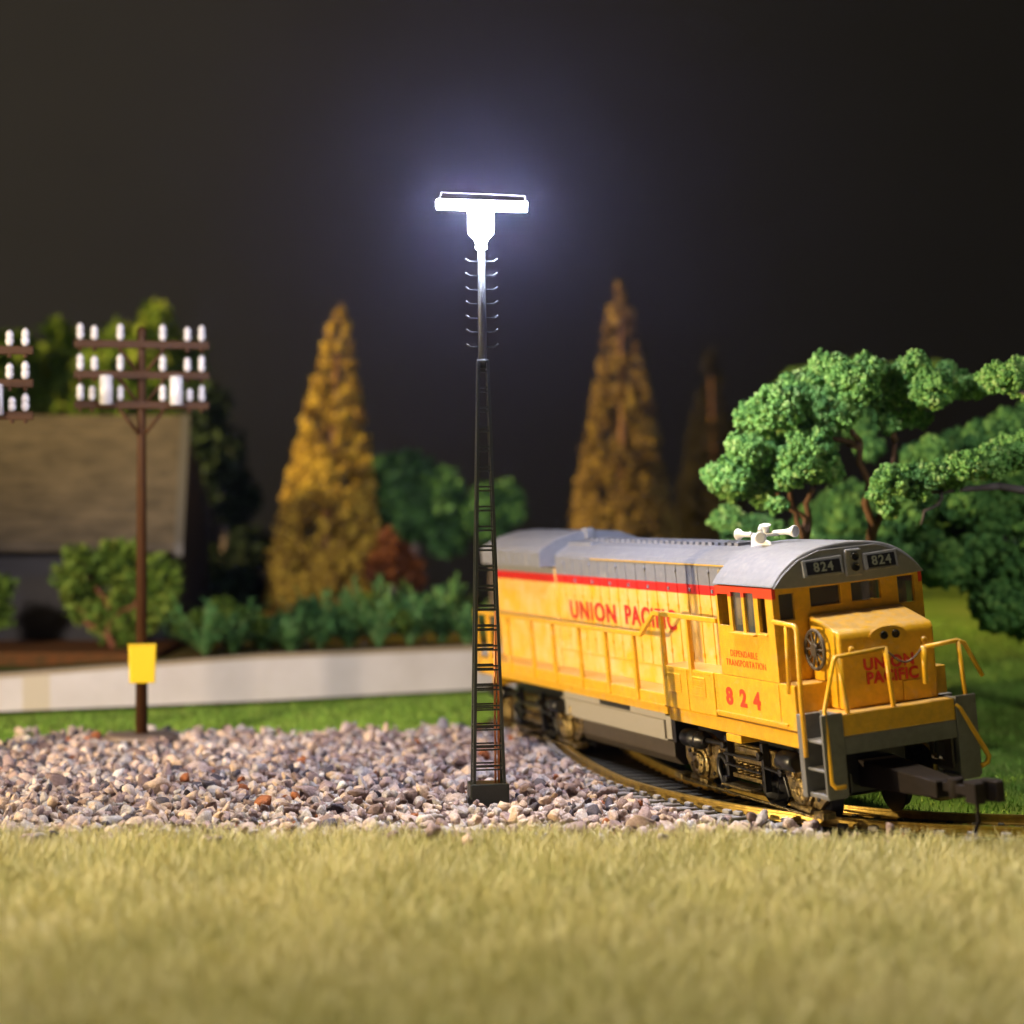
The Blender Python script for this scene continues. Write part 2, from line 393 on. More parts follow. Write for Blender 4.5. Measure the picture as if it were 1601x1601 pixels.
for sx in (-1, 1):
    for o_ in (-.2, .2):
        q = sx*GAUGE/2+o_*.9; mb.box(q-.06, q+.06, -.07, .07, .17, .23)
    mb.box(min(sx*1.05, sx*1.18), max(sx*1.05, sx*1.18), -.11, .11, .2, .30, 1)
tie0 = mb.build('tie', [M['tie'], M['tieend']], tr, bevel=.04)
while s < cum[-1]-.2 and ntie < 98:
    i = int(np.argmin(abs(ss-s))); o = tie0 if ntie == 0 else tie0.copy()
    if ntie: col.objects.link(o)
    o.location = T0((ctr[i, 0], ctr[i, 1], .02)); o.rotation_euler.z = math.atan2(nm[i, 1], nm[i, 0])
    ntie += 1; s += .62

mb = MB(); vs = []
for i in range(NS):
    for a in (-.45, 2.1): vs.append((nr[i, 0]+nm[i, 0]*a, nr[i, 1]+nm[i, 1]*a, .045+.012*(a > 0)+float(gz(nr[i, 0], nr[i, 1]))))
mb.add(vs, [(2*i, 2*i+1, 2*i+3, 2*i+2) for i in range(NS-1)]); tag(mb.build('track_bed', mat('shaded_track_bed', (.06, .06, .025), .95, spec=.1, color2=(.10, .10, .03), nscale=3, bump=1, bscale=8)), kind='structure')  # shade between the ties put into the dark bed colour
# ------------------------------------------------------------------ LOCOMOTIVE
yaw, roll, pit = R(19.213), R(5.679), R(-.324)
b_ = Vector((-math.sin(yaw), math.cos(yaw), 0)); w_ = Vector((-math.cos(yaw), -math.sin(yaw), 0)); u_ = Vector((0, 0, 1))
b2 = b_*math.cos(pit)+u_*math.sin(pit); u2 = u_*math.cos(pit)-b_*math.sin(pit)
w3 = w_*math.cos(roll)-u2*math.sin(roll); u3 = u2*math.cos(roll)+w_*math.sin(roll)
Fd, Rt = -b2, -w3
loco = empty('diesel_locomotive'); tag(loco, 'yellow diesel locomotive with grey roof and red stripe numbered 824 on curved track', 'locomotive')
LM = Matrix(((Fd.x, Rt.x, u3.x, 7.986), (Fd.y, Rt.y, u3.y, 42.651), (Fd.z, Rt.z, u3.z, .4), (0, 0, 0, 1)))
loco.matrix_world = LM
# local frame: x forward (nose at 0, tail at -22.5), y to the far side (seen side is y<0), z up from the rail
def text(txt, name, size, m, loc, rot, parent, offset=.0, extrude=.003, space=1.0, align='CENTER', sx=1.0, shear=0, line=1.0):
    cu = bpy.data.curves.new(name, 'FONT'); cu.body = txt; cu.size = size; cu.offset = offset; cu.extrude = extrude
    cu.space_character = space; cu.align_x = align; cu.align_y = 'CENTER'; cu.shear = shear; cu.space_line = line
    t = bpy.data.objects.new(name+'_tmp', cu); col.objects.link(t)
    me = bpy.data.meshes.new_from_object(t.evaluated_get(bpy.context.evaluated_depsgraph_get()))
    bpy.data.objects.remove(t); me.name = name; me.materials.clear(); me.materials.append(m)
    o = bpy.data.objects.new(name, me); col.objects.link(o); o.parent = parent; o.location = loc; o.rotation_euler = rot; o.scale = (sx, 1, 1)
    return o
SIDE = (R(90), 0, 0); FRONT = (R(90), 0, R(90))

# walkway frame
mb = MB()
mb.box(-21.9, -7.8, -1.757, 1.757, 1.98, 2.27)        # deck with the taller sill
mb.box(-21.9, -7.803, -1.74, 1.74, 1.79, 1.977)
mb.box(-7.8, -4.95, -1.785, 1.785, 2.0, 2.97)         # louvred battery boxes
mb.box(-4.947, -1.08, -1.757, 1.757, 2.03, 2.98)      # panel with the number
mb.box(-7.7, -1.1, -1.735, 1.735, 1.68, 1.997)
mb.box(-4.62, -3.88, -1.75, 1.75, 1.50, 1.677)        # tab
mb.box(-1.077, -.02, -1.27, 1.27, 1.98, 2.42)         # front deck
mb.box(-20.6, -20.1, -1.70, 1.70, 1.52, 1.787)
mb.box(-22.0, -21.902, -1.6, 1.6, 1.7, 2.26)
fr = mb.build('frame', M['yellow'], loco, bevel=.025)
for a0 in (-7.45, -6.1):                              # louvres
    mb = MB()
    for k in range(9):
        z = 2.40+k*.05
        mb.hexa([(a0, -1.785, z), (a0, -1.785, z+.03), (a0, -1.812, z), (a0, -1.79, z+.03), (a0+.72, -1.785, z), (a0+.72, -1.785, z+.03), (a0+.72, -1.812, z), (a0+.72, -1.79, z+.03)])
    mb.build('louvre', M['yellow'], fr)
mb = MB()
for k in range(19): mb.cyl((-7.65+k*.14, -1.787, 2.90), (-7.65+k*.14, -1.80, 2.90), .018, 6)
for k in range(10): mb.cyl((-4.8, -1.787, 2.1+k*.09), (-4.8, -1.775, 2.1+k*.09), .015, 6)
mb.box(-4.9, -1.45, -1.80, -1.76, 2.12, 2.16); mb.box(-6.37, -6.34, -1.80, -1.786, 2.02, 2.95)
mb.box(-1.78, -1.76, -1.77, -1.758, 2.1, 2.95)
mb.box(-21.8, -7.82, -1.775, -1.75, 1.975, 2.01)
mb.build('rivet_strip', M['yellow'], fr)
for ch_, x_ in zip('824', (-4.22, -3.53, -2.86)): text(ch_, 'number_digit', .50, M['redorange'], (x_, -1.762, 2.50), SIDE, fr, offset=.022, sx=1.32)

# hood
def hood_prof(w, ze, zt, s=1):                        # y, z outline from near bottom over the roof to far bottom
    return [(-w, 2.27), (-w, 4.545), (-w, 4.77), (-w, ze), (-w+.10, ze+.11), (-w*.55, ze+(zt-ze)*.80), (-w*.2, zt-.01), (w*.2, zt-.01), (w*.55, ze+(zt-ze)*.80), (w-.10, ze+.11), (w, ze), (w, 4.77), (w, 4.545), (w, 2.27)]
def hood(x0, x1, w, ze, zt, name, parent, bevel=.02):
    P = hood_prof(w, ze, zt); mb = MB()
    mb.prism(P, lambda a, b, d: (d, a, b), x0, x1, 0, side=[0, 1, 2, 2, 2, 2, 2, 2, 2, 2, 2, 1, 0, 0])
    return mb.build(name, [M['hoodyel'], M['red'], M['grey']], parent, bevel)
lh = hood(-16.3, -4.2, 1.05, 5.25, 5.60, 'long_hood', loco)
rh = hood(-21.3, -16.303, 1.10, 5.20, 5.56, 'radiator_hood', loco)
mb = MB()                                             # wide radiator cap with its step
cap = [(-1.02, 4.98), (-1.50, 5.0), (-1.50, 5.40), (-1.38, 5.52), (-.9, 5.72), (-.3, 5.83), (.3, 5.83), (.9, 5.74), (1.38, 5.54), (1.50, 5.40), (1.50, 5.0), (1.02, 4.98)]
mb.prism(cap, lambda a, b, d: (d, a, b), -21.2, -16.25)
for x in np.arange(-20.9, -16.6, .55): mb.box(x, x+.03, -1.515, -1.495, 5.06, 5.38)
rc = mb.build('radiator_cap', M['grey'], rh, bevel=.012)
mb = MB()
mb.box(-16.5, -16.1, -.12, .12, 5.62, 5.92); mb.box(-16.35, -14.6, -.62, .62, 5.45, 5.60)
mb.build('exhaust_stack', M['grey'], rh, bevel=.03)
# seams, hinges and latches on the doors
mb = MB(); k = 0
for x in np.arange(-15.6, -4.6, .62):
    y0, y1 = -1.066, -1.04
    mb.box(x, x+.026, y0, y1, 2.75, 4.545, 0); mb.box(x, x+.026, y0, y1, 4.546, 4.77, 1); mb.box(x, x+.026, y0, y1, 4.771, 5.2, 2)
    if k % 2: mb.box(x+.1, x+.17, y0-.01, y1, 4.60, 4.68, 2)
    if k % 3 == 0: mb.cyl((x, -1.05, 5.08), (x, -1.1, 5.08), .05, 8, 2)
    mb.box(x-.03, x+.05, y0-.015, y1, 3.1, 3.2, 0); mb.box(x-.03, x+.05, y0-.015, y1, 4.2, 4.28, 0)
    k += 1
mb.box(-13.6, -4.4, -1.07, -1.045, 5.225, 5.25, 0)
mb.box(-16.2, -4.4, -1.064, -1.045, 2.72, 2.75, 0)
mb.build('door_seam', [M['yellow'], M['red'], M['grey']], lh)
mb = MB()
for x in (-14.4, -12.2, -9.9, -7.6): mb.box(x, x+.03, -.95, .95, 5.40, 5.405)
for x in np.arange(-15.5, -6.2, .36): mb.box(x, x+.22, -.26, .26, 5.575, 5.66)
mb.build('roof_hatch', M['grey'], lh, bevel=.015)
mb = MB(); mb.panel(-5.75, -4.75, 4.80, 5.16, [], lambda u, v, d: (u, -1.052-d, v), .02)
for i in range(10): mb.box(-5.72+i*.1, -5.68+i*.1, -1.095, -1.072, 4.82, 5.14)
for i in range(5): mb.box(-5.74, -4.76, -1.09, -1.07, 4.84+i*.07, 4.86+i*.07)
mb.build('air_intake_grille', mat('tan_grille', (.36, .29, .16), .5), lh)
text('UNION', 'side_lettering', .66, M['red'], (-13.75, -1.074, 3.84), SIDE, lh, offset=.012, space=1.14, sx=1.38, extrude=.004)
text('PACIFIC', 'side_lettering', .66, M['red'], (-9.95, -1.074, 3.86), SIDE, lh, offset=.012, space=1.14, sx=1.22, extrude=.004)
for q, (x0, x1) in enumerate([(-21.34, -21.3)]):
    mb = MB(); mb.box(-21.42, -21.3, -.5, .5, 2.5, 4.3); mb.build('rear_door', M['yellow'], rh, bevel=.02)

# cab
_wy = np.array([0, .3, .68, 1.16, 1.55, 1.79]); _wz = np.array([5.72, 5.71, 5.655, 5.51, 5.22, 4.93])
_pf = np.polyfit(np.concatenate([_wy, -_wy]), np.concatenate([_wz, _wz]), 6)
cab_b = [(y, float(np.polyval(_pf, y))) for y in np.linspace(-1.78, 1.78, 33)]
side_wins = [(-4.40, -3.88, 4.06, 4.74), (-3.72, -3.21, 3.95, 4.80), (-3.08, -2.62, 3.95, 4.80), (-2.42, -2.06, 3.98, 4.71)]
mb = MB()
for sgn in (-1, 1):
    mb.panel(-4.50, -1.72, 2.985, 4.92, side_wins, lambda u, v, d, s=sgn: (u, s*(1.757-d)-s*.06*(4.92-v)*.0, v), .09,
             mfn=lambda u, v: 1 if v > 4.66 else 0, vs_=(4.70,))
front_wins = [(-1.60, -1.26, 4.25, 4.79), (-.88, -.18, 4.46, 4.85), (.08, .76, 4.46, 4.85), (1.17, 1.56, 4.30, 4.86)]
mb.panel(-1.667, 1.667, 2.985, 4.92, front_wins, lambda u, v, d: (-1.715-d, u, v), .09)
mb.panel(-1.667, 1.667, 2.985, 4.92, [(-1.3, -1.15, 4.0, 4.6)], lambda u, v, d: (-4.41-d, u, v), .09)
mb.box(-4.3, -1.9, -1.6, 1.6, 2.99, 3.02)
cab = mb.build('cab', [M['yellow'], M['redorange']], loco, bevel=.022)
for (a, b, c, d) in side_wins[1:3]:
    mb = MB(); mb.box(a+.01, b-.01, -1.70, -1.69, c+.01, d-.01); mb.build('window_glass', M['glass'], cab)
for (a, b, c, d) in front_wins:
    mb = MB(); mb.box(-1.79, -1.78, a+.01, b-.01, c+.01, d-.01); mb.build('window_glass', M['glass'], cab)
for bb in ((-3.75, -2.55, -1.86, -1.758, 3.90, 3.945), (-2.46, -2.02, -1.80, -1.758, 3.93, 3.965)):
    mb = MB(); mb.box(*bb); mb.build('window_sill', M['yellow'], cab, bevel=.012)
mb = MB(); mb.box(-3.5, -2.6, -.9, -.2, 3.05, 3.9); mb.box(-2.5, -2.0, -1.3, -.5, 3.05, 4.1); mb.box(-3.6, -2.5, .4, 1.2, 3.05, 4.05)
mb.build('cab_interior', M['inside'], cab, bevel=.05)
mb = MB()
ft = cab_b
mb.prism(ft, lambda a, b, d: (d, a, b), -4.60, -1.66, 0)
roof = mb.build('cab_roof', M['grey'], loco, bevel=.04)
mb = MB()                                             # grey brow over the windshields
mb.prism([(-1.757, 4.925), (-1.30, 4.90), (-.5, 4.885), (.5, 4.885), (1.05, 4.90), (1.757, 4.925), (1.74, 4.945), (1.53, 5.18), (1.14, 5.46), (.66, 5.61), (-.66, 5.61), (-1.14, 5.46), (-1.53, 5.18), (-1.74, 4.945)], lambda a, b, d: (d, a, b), -1.65, -1.60)
mb.build('brow', M['grey'], roof, bevel=.012)
for y0, y1, tilt in ((-1.08, -.16, 1), (.34, 1.12, -1)):
    mb = MB(); yc = (y0+y1)/2
    mb.hexa([(-1.602, y0, 5.08), (-1.602, y0, 5.43), (-1.602, y1, 5.08), (-1.602, y1, 5.46), (-1.50, y0, 5.08), (-1.56, y0, 5.43), (-1.50, y1, 5.08), (-1.56, y1, 5.46)])
    nb = mb.build('number_board', M['grey'], roof, bevel=.012)
    mb = MB(); mb.hexa([(-1.497, y0+.07, 5.13), (-1.545, y0+.07, 5.39), (-1.497, y1-.07, 5.13), (-1.545, y1-.07, 5.40), (-1.485, y0+.07, 5.13), (-1.533, y0+.07, 5.39), (-1.485, y1-.07, 5.13), (-1.533, y1-.07, 5.40)])
    mb.build('black_panel', M['black'], nb)
    text('824', 'board_number', .27, mat('pale_numeral', (.16, .17, .13), .6), (-1.505, yc, 5.262), (R(90-11), 0, R(90)), nb, offset=.006, space=1.2)
mb = MB(); mb.box(-1.60, -1.50, -.10, .28, 5.0, 5.56); mb.build('headlight_housing', M['grey'], roof, bevel=.03)
for z in (5.18, 5.40):
    mb = MB(); mb.lathe((-1.50, .10, z), (1, 0, 0), [(0, .085), (.05, .085), (.05, .065), (.01, .055)], 18); mb.build('headlight', M['black'], roof)
text('DEPENDABLE', 'motto_lettering', .205, M['redorange'], (-3.30, -1.762, 3.47), SIDE, cab, offset=-.001, space=1.12)
text('TRANSPORTATION', 'motto_lettering', .205, M['redorange'], (-3.24, -1.762, 3.265), SIDE, cab, offset=-.001, space=1.12)

# nose
nose_w0, nose_w1 = -.98, 1.20
mb = MB()
mb.prism([(-1.72, 2.42), (-.47, 2.42), (-.45, 3.90), (-.52, 4.0), (-1.72, 4.30)], lambda a, b, d: (a, d, b), nose_w0, nose_w1)
nose = mb.build('nose', M['yellow'], loco, bevel=.085, seg=3)
mb = MB()
ov = [(.13+.42*math.cos(t), 3.83+.19*math.sin(t)) for t in np.linspace(0, 2*PI, 24, endpoint=False)]
mb.prism(ov, lambda a, b, d: (d, a, b), -.46, -.425)
hb = mb.build('headlight_plate', M['yellow'], nose, bevel=.012)
for y in (.03, .30):
    mb = MB(); mb.lathe((-.425, y, 3.83), (1, 0, 0), [(0, .085), (.03, .085), (.03, .07), (-.0, .06)], 16)
    o = mb.build('headlight', M['black'], nose)
for y in (-.72, .95):
    mb = MB(); mb.lathe((-.46, y, 3.62), (1, 0, 0), [(0, .08), (.04, .07), (.06, .04)], 12); mb.build('marker_lamp', M['yellow'], nose)
mb = MB(); mb.box(-.46, -.43, .38, 1.02, 2.45, 2.85)
mb.build('hatch', M['yellow'], nose, bevel=.01)
text('UNION', 'nose_lettering', .33, M['red'], (-.44, .10, 3.27), FRONT, nose, offset=.012, space=1.1, sx=1.0, extrude=.004)
text('PACIFIC', 'nose_lettering', .33, M['red'], (-.44, .16, 2.99), FRONT, nose, offset=.012, space=1.08, sx=.95, extrude=.004)
# brake wheel on the side of the nose
mb = MB(); c = (-1.28, -1.10, 3.62); n = 28; vs = []
for i in range(n):
    t = 2*PI*i/n
    for j in range(6):
        q = 2*PI*j/6; r = .40+.04*math.cos(q); vs.append((c[0]+r*math.cos(t), c[1]+.04*math.sin(q), c[2]+r*math.sin(t)))
mb.add(vs, [(i*6+j, i*6+(j+1) % 6, ((i+1) % n)*6+(j+1) % 6, ((i+1) % n)*6+j) for i in range(n) for j in range(6)], 0, True)
for i in range(10):
    t = 2*PI*i/10; mb.tube([c, (c[0]+.4*math.cos(t), c[1], c[2]+.4*math.sin(t))], .028, 5)
mb.cyl((c[0], c[1]-.05, c[2]), (c[0], -.97, c[2]), .13, 14)
mb.build('brake_wheel', M['tank'], nose)
# step wells and pilot
mb = MB()
for s in (-1, 1):
    y0, y1 = sorted((s*1.28, s*1.76))
    mb.box(-.07, 0, y0, y1, .80, 2.46)                              # front plate
    mb.box(-1.10, -.90, y0+(.3 if s < 0 else 0)*0, y1, .72, 2.40)   # rear plate
    mb.box(-.897, -.073, y0, y0+.05, .9, 2.44) if s > 0 else mb.box(-.897, -.073, y1-.05, y1, .9, 2.44)
    mb.box(-.897, -.073, y0+.06, y1-.0, .74, .83)
    mb.box(-.897, -.073, y0+.06, y1-.05, 1.28, 1.33)
    mb.box(-.897, -.073, y0+.06, y1-.05, 1.85, 1.90)
mb.hexa([(-.1, -1.27, 1.62), (-.1, -1.27, 1.977), (-.1, 1.27, 1.62), (-.1, 1.27, 1.977), (-.01, -1.27, 1.62), (-.01, -1.27, 1.977), (-.01, 1.27, 1.62), (-.01, 1.27, 1.977)])
st = mb.build('step_well', M['dgrey'], loco, bevel=.015)
mb = MB()                                              # inner bracket of the far step, with its opening
mb.panel(-1.0, -.1, 1.0, 1.6, [(-.85, -.4, 1.12, 1.48)], lambda u, v, d: (u, 1.16+d, v), .05)
mb.build('step_bracket', M['tank'], st, bevel=.01)

# handrails, one mesh for each run
ry = 1.757
def rail_run(name, pts, r=.05, posts=(), flat=None):
    mb = MB(); mb.tube(pts, r, 8)
    for p, q, rr in posts: mb.tube([p, q], rr, 8)
    return mb.build(name, M['yellow'], loco)
for s in (-1, 1):
    P_ = [(-21.6, s*ry, 3.62), (-8.93, s*ry, 3.61), (-8.02, s*ry, 4.16), (-4.52, s*ry, 4.14)]
    mb = MB()
    def bar(p, q, h, t):
        p = Vector(p); q = Vector(q); d = (q-p).normalized(); n_ = Vector((-d.z, 0, d.x)); y = Vector((0, 1, 0))
        mb.hexa([p-n_*h-y*t, p+n_*h-y*t, p-n_*h+y*t, p+n_*h+y*t, q-n_*h-y*t, q+n_*h-y*t, q-n_*h+y*t, q+n_*h+y*t])
    for p, q in zip(P_, P_[1:]): bar(p, q, .055, .05)
    for a in (21.5, 20.4, 18.65, 16.7, 15.05, 13.1, 11.26, 9.42, 7.62, 6.12):
        top = 3.60 if a > 8.9 else 4.13; bot = 2.0 if a > 8 else 2.72
        mb.hexa([(-a-.085, s*ry-.05, bot), (-a-.055, s*ry-.05, top), (-a-.085, s*ry+.05, bot), (-a-.055, s*ry+.05, top),
                 (-a+.085, s*ry-.05, bot), (-a+.055, s*ry-.05, top), (-a+.085, s*ry+.05, bot), (-a+.055, s*ry+.05, top)])
    hr = mb.build('side_handrail', M['yellow'], loco, bevel=.02)
# stair rails beside the cab (near side)
rail_run('stair_handrail', [(-1.75, -1.76, 4.25), (-.80, -1.76, 4.21), (-.72, -1.76, 4.12), (-.80, -1.76, 2.64), (-.80, -1.76, 1.55)], .052, [((-1.16, -1.76, 4.2), (-1.30, -1.76, 2.80), .048)])
rail_run('front_handrail', [(-.1, -.15, 3.61), (-.1, -1.28, 3.56), (-.06, -1.34, 3.50), (-.05, -1.64, 2.55), (-.0, -1.65, 1.1), (.02, -1.58, 1.0), (.02, -1.36, 1.0)], .048,
         [((-.1, -.15, 3.63), (-.1, -.07, 2.36), .05), ((-.1, -1.22, 3.55), (-.1, -1.10, 2.40), .048)])
rail_run('front_handrail', [(-.1, .74, 3.52), (-.1, 1.5, 3.57), (-.1, 1.66, 3.5), (-.1, 2.02, 2.78)], .048,
         [((-.1, .72, 3.55), (-.1, .70, 2.78), .055), ((-.1, 1.52, 3.58), (-.1, 1.60, 2.15), .048)])
rail_run('step_grab_iron', [(-.05, 1.30, 2.30), (-.03, 1.38, 2.2), (.0, 1.86, 1.32), (.02, 1.93, 1.15), (.02, 1.88, 1.03), (.02, 1.74, .98)], .055)
mb = MB(); ch = [(-.1, -.15+.87*t, 3.60-.30*math.sin(PI*min(t, 1))-.05*t) for t in np.linspace(0, 1, 10)]
mb.tube(ch, .018, 6); mb.build('safety_chain', M['tank'], loco)

# air horn: five white trumpets on a plate
mb = MB(); mb.prism([(-5.10, 5.52), (-5.0, 5.98), (-4.85, 6.0), (-3.95, 5.82), (-3.7, 5.58)], lambda a, b, d: (a, d, b), -.62, -.52)
horn = mb.build('air_horn', M['white'], loco, bevel=.02)
def trumpet(c, d, L):
    mb = MB(); mb.lathe(c, d, [(0, .07), (.05, .075), (L*.55, .075), (L*.75, .10), (L*.92, .165), (L, .175), (L*1.04, .15), (L*1.02, .08)], 18); mb.build('trumpet', M['white'], horn)
trumpet((-5.0, -.57, 6.0), (-1, -.35, .04), .58)
trumpet((-4.75, -.45, 6.07), (-1, .9, .1), .45)
trumpet((-4.45, -.66, 5.98), (1, -.35, -.04), .62)
trumpet((-4.0, -.38, 6.04), (1, .45, .03), .80)
trumpet((-4.25, -.5, 5.95), (.25, -.1, 1), .34)
mb = MB(); mb.tube([(-4.9, -.57, 6.0), (-4.1, -.5, 6.0), (-3.8, -.3, 6.0)], .05, 8); mb.build('air_pipe', M['white'], horn)

horn.location = (-4.4*.24, -.55*.24, 5.56*.24); horn.scale = (.76, .76, .76)
# fuel tank and skirt
mb = MB(); mb.prism([(-1.25, .98), (-1.25, .62), (-1.05, .40), (1.05, .40), (1.25, .62), (1.25, .98)], lambda a, b, d: (d, a, b), -15.6, -8.75)
mb.box(-15.9, -8.95, -.9, .9, .98, 1.79)
mb.build('fuel_tank', M['tank'], loco, bevel=.03)
mb = MB(); mb.box(-15.98, -9.0, -1.36, -1.30, 1.05, 1.50); mb.box(-15.98, -9.0, 1.30, 1.36, 1.05, 1.50)
mb.box(-15.9, -9.0, -1.30, -1.26, 1.0, 1.78); mb.box(-9.0, -8.7, -1.30, -1.1, 1.05, 1.60)
sk = mb.build('tank_skirt', M['skirt'], loco, bevel=.012)
mb = MB(); mb.box(-13.2, -11.2, -1.32, -1.301, 1.53, 1.74); mb.build('vent_panel', M['black'], sk)
mb = MB(); mb.box(-8.69, -8.5, -1.28, 1.28, 1.0, 1.70); mb.box(-21.5, -1.2, -.7, .7, 1.0, 1.78); mb.build('underframe', M['black'], loco)

# trucks
def truck(x0, name='truck'):
    t = empty(name); t.parent = loco; t.location = (x0, 0, 0)
    for s in (-1, 1):
        Y0 = s*1.22
        def Q(a, b, d): return (a, s*(1.18+d), b)
        mb = MB()
        # cast side frame outline with the drop between the axles
        top = [(-3.55, 1.25), (-3.1, 1.42), (-2.2, 1.40), (-1.5, 1.22), (-1.1, 1.34), (1.1, 1.34), (1.5, 1.22), (2.2, 1.40), (3.1, 1.42), (3.55, 1.2)]
        bot = [(3.5, .62), (3.1, .34), (2.4, .30), (1.9, .42), (1.55, .80), (1.1, .96), (.7, .62), (-.7, .62), (-1.05, .98), (-1.5, .84), (-1.85, .44), (-2.4, .28), (-3.2, .34), (-3.55, .7)]
        mb.prism(top+bot, Q, 0, .10)
        for a in (-2.55, 2.55):
            mb.lathe((a, Y0+s*.06, .68), (0, s, 0), [(0, .36), (.06, .36), (.09, .30), (.16, .28), (.20, .20), (.20, .10), (.15, .09)], 20)
            for q in range(6): mb.cyl((a+.24*math.cos(q*PI/3), Y0+s*.2, .68+.24*math.sin(q*PI/3)), (a+.24*math.cos(q*PI/3), Y0+s*.27, .68+.24*math.sin(q*PI/3)), .03, 6)
            for q in (-.42, .42): mb.cyl((a+q, Y0+s*.1, .9), (a+q, Y0+s*.1, 1.3), .07, 10)
            mb.cyl((a-.5, Y0+s*.14, .34), (a+.4, Y0+s*.14, .30), .08, 10)
        mb.cyl((-1.5, Y0+s*.1, 1.08), (-1.5, Y0+s*.14, 1.08), .05, 8); mb.cyl((1.5, Y0+s*.1, 1.08), (1.5, Y0+s*.14, 1.08), .05, 8)
        # centre spring nest
        mb.box(-.72, .72, min(Y0, Y0+s*.16), max(Y0, Y0+s*.16), .98, 1.12)
        mb.box(-.72, .72, min(Y0, Y0+s*.2), max(Y0, Y0+s*.2), .60, .70)
        for a in (-.45, -.15, .15, .45): 
            for z in np.arange(.70, .98, .07): mb.lathe((a, Y0+s*.08, z), (0, 0, 1), [(0, .09), (.035, .12), (.06, .09)], 10)
        mb.box(-.5, .5, min(Y0, Y0+s*.14), max(Y0, Y0+s*.14), 1.16, 1.30)
        # inclined loop link behind the rear axle box
        lp = [(-1.25+.26*math.cos(q)-.1*math.sin(q), s*1.36, .66+.34*math.sin(q)) for q in np.linspace(0, 2*PI, 17)]
        lk = MB(); lk.tube(lp, .07, 8)
        # foot board / brake shoe rods
        mb.box(-.95, .55, min(s*1.2, s*1.62), max(s*1.2, s*1.62), .42, .47); mb.tube([(-3.5, s*1.42, .24), (3.2, s*1.42, .2)], .035, 6)
        rg = mb; m0 = len(mb.f)
        rg.box(-.95, -.82, min(s*1.3, s*1.46), max(s*1.3, s*1.46), .45, 1.5); rg.box(.85, .98, min(s*1.3, s*1.46), max(s*1.3, s*1.46), .45, 1.5)
        rg.tube([(-.9, s*1.5, 1.12), (.9, s*1.5, 1.16)], .04, 6); rg.tube([(-.9, s*1.5, .9), (.9, s*1.5, .86)], .03, 6)
        rg.tube([(1.0, s*1.44, 1.0), (1.9, s*1.44, .95), (2.1, s*1.44, .5)], .045, 6); rg.tube([(-1.0, s*1.44, 1.3), (-1.9, s*1.46, 1.3)], .06, 8)
        for a, b in ((-.88, 1.3), (.92, 1.25), (-.88, .55), (1.9, 1.0)): rg.cyl((a, s*1.45, b), (a, s*1.56, b), .085, 10)
        for a, b in ((-3.3, .9), (-3.2, .6), (-3.35, 1.15), (-2.0, .5), (3.2, .9), (3.1, .55)): rg.cyl((a, s*1.27, b), (a, s*1.32, b), .05, 8)
        mb.m[m0:] = [1]*(len(mb.f)-m0)
        for a in (-3.6, 3.45): mb.box(a-.22, a+.18, min(s*1.2, s*1.5), max(s*1.2, s*1.5), .22, .36)
        sf = mb.build('side_frame', [M['truck'], M['black']], t, bevel=.014); lk.build('link', M['black'], sf)
        mb = MB(); mb.lathe((-2.95, s*1.48, 1.28), (1, 0, 0), [(0, .19), (.03, .21), (.62, .21), (.66, .16), (.72, .16), (.74, .21), (.86, .21), (.92, .12), (1.1, .10)], 18)
        mb.build('brake_cylinder', M['black'], sf); mb = MB(); mb.lathe((1.9, s*1.48, 1.28), (1, 0, 0), [(0, .12), (.1, .21), (.7, .21), (.75, .15)], 18)
        mb.build('brake_cylinder', M['black'], sf)
    for a in (-2.55, 0.15, 2.55):
        mb = MB()
        mb.cyl((a, -1.15, .50), (a, 1.15, .50), .09, 12)
        for s in (-1, 1): mb.lathe((a, s*.72, .50), (0, s, 0), [(0, .56), (.04, .56), (.05, .48), (.22, .46), (.22, .38), (.15, .34), (.15, .12), (.24, .12)], 32)
        mb.build('wheelset', M['black'], t)
    mb = MB(); mb.box(-3.2, 3.2, -.6, .6, .55, 1.3); mb.build('gearbox', M['black'], t, bevel=.05)
    return t
truck(-4.45); truck(-18.3)
# coupler on a long shank
mb = MB(); mb.hexa([(-1.2, -.42, .72), (-1.2, -.42, 1.28), (-1.2, .42, .72), (-1.2, .42, 1.28), (1.55, -.22, .78), (1.55, -.22, 1.12), (1.55, .26, .78), (1.55, .26, 1.12)])
cp = mb.build('coupler_box', M['coupler'], loco, bevel=.03)
mb = MB(); mb.box(1.5, 2.6, -.08, .10, .92, 1.10); mb.cyl((1.9, .02, .82), (1.9, .02, 1.2), .16, 12)
mb.prism([(2.5, -.16), (2.7, -.28), (3.05, -.27), (3.1, -.08), (2.85, -.02), (2.9, .1), (3.15, .15), (3.2, .28), (2.9, .36), (2.58, .28)], lambda a, b, d: (a, b, d), .86, 1.26)
mb.tube([(2.72, -.05, .88), (2.72, -.05, .46), (2.8, -.2, .30)], .045, 8)
mb.build('coupler_knuckle', M['coupler'], cp, bevel=.08, seg=3)

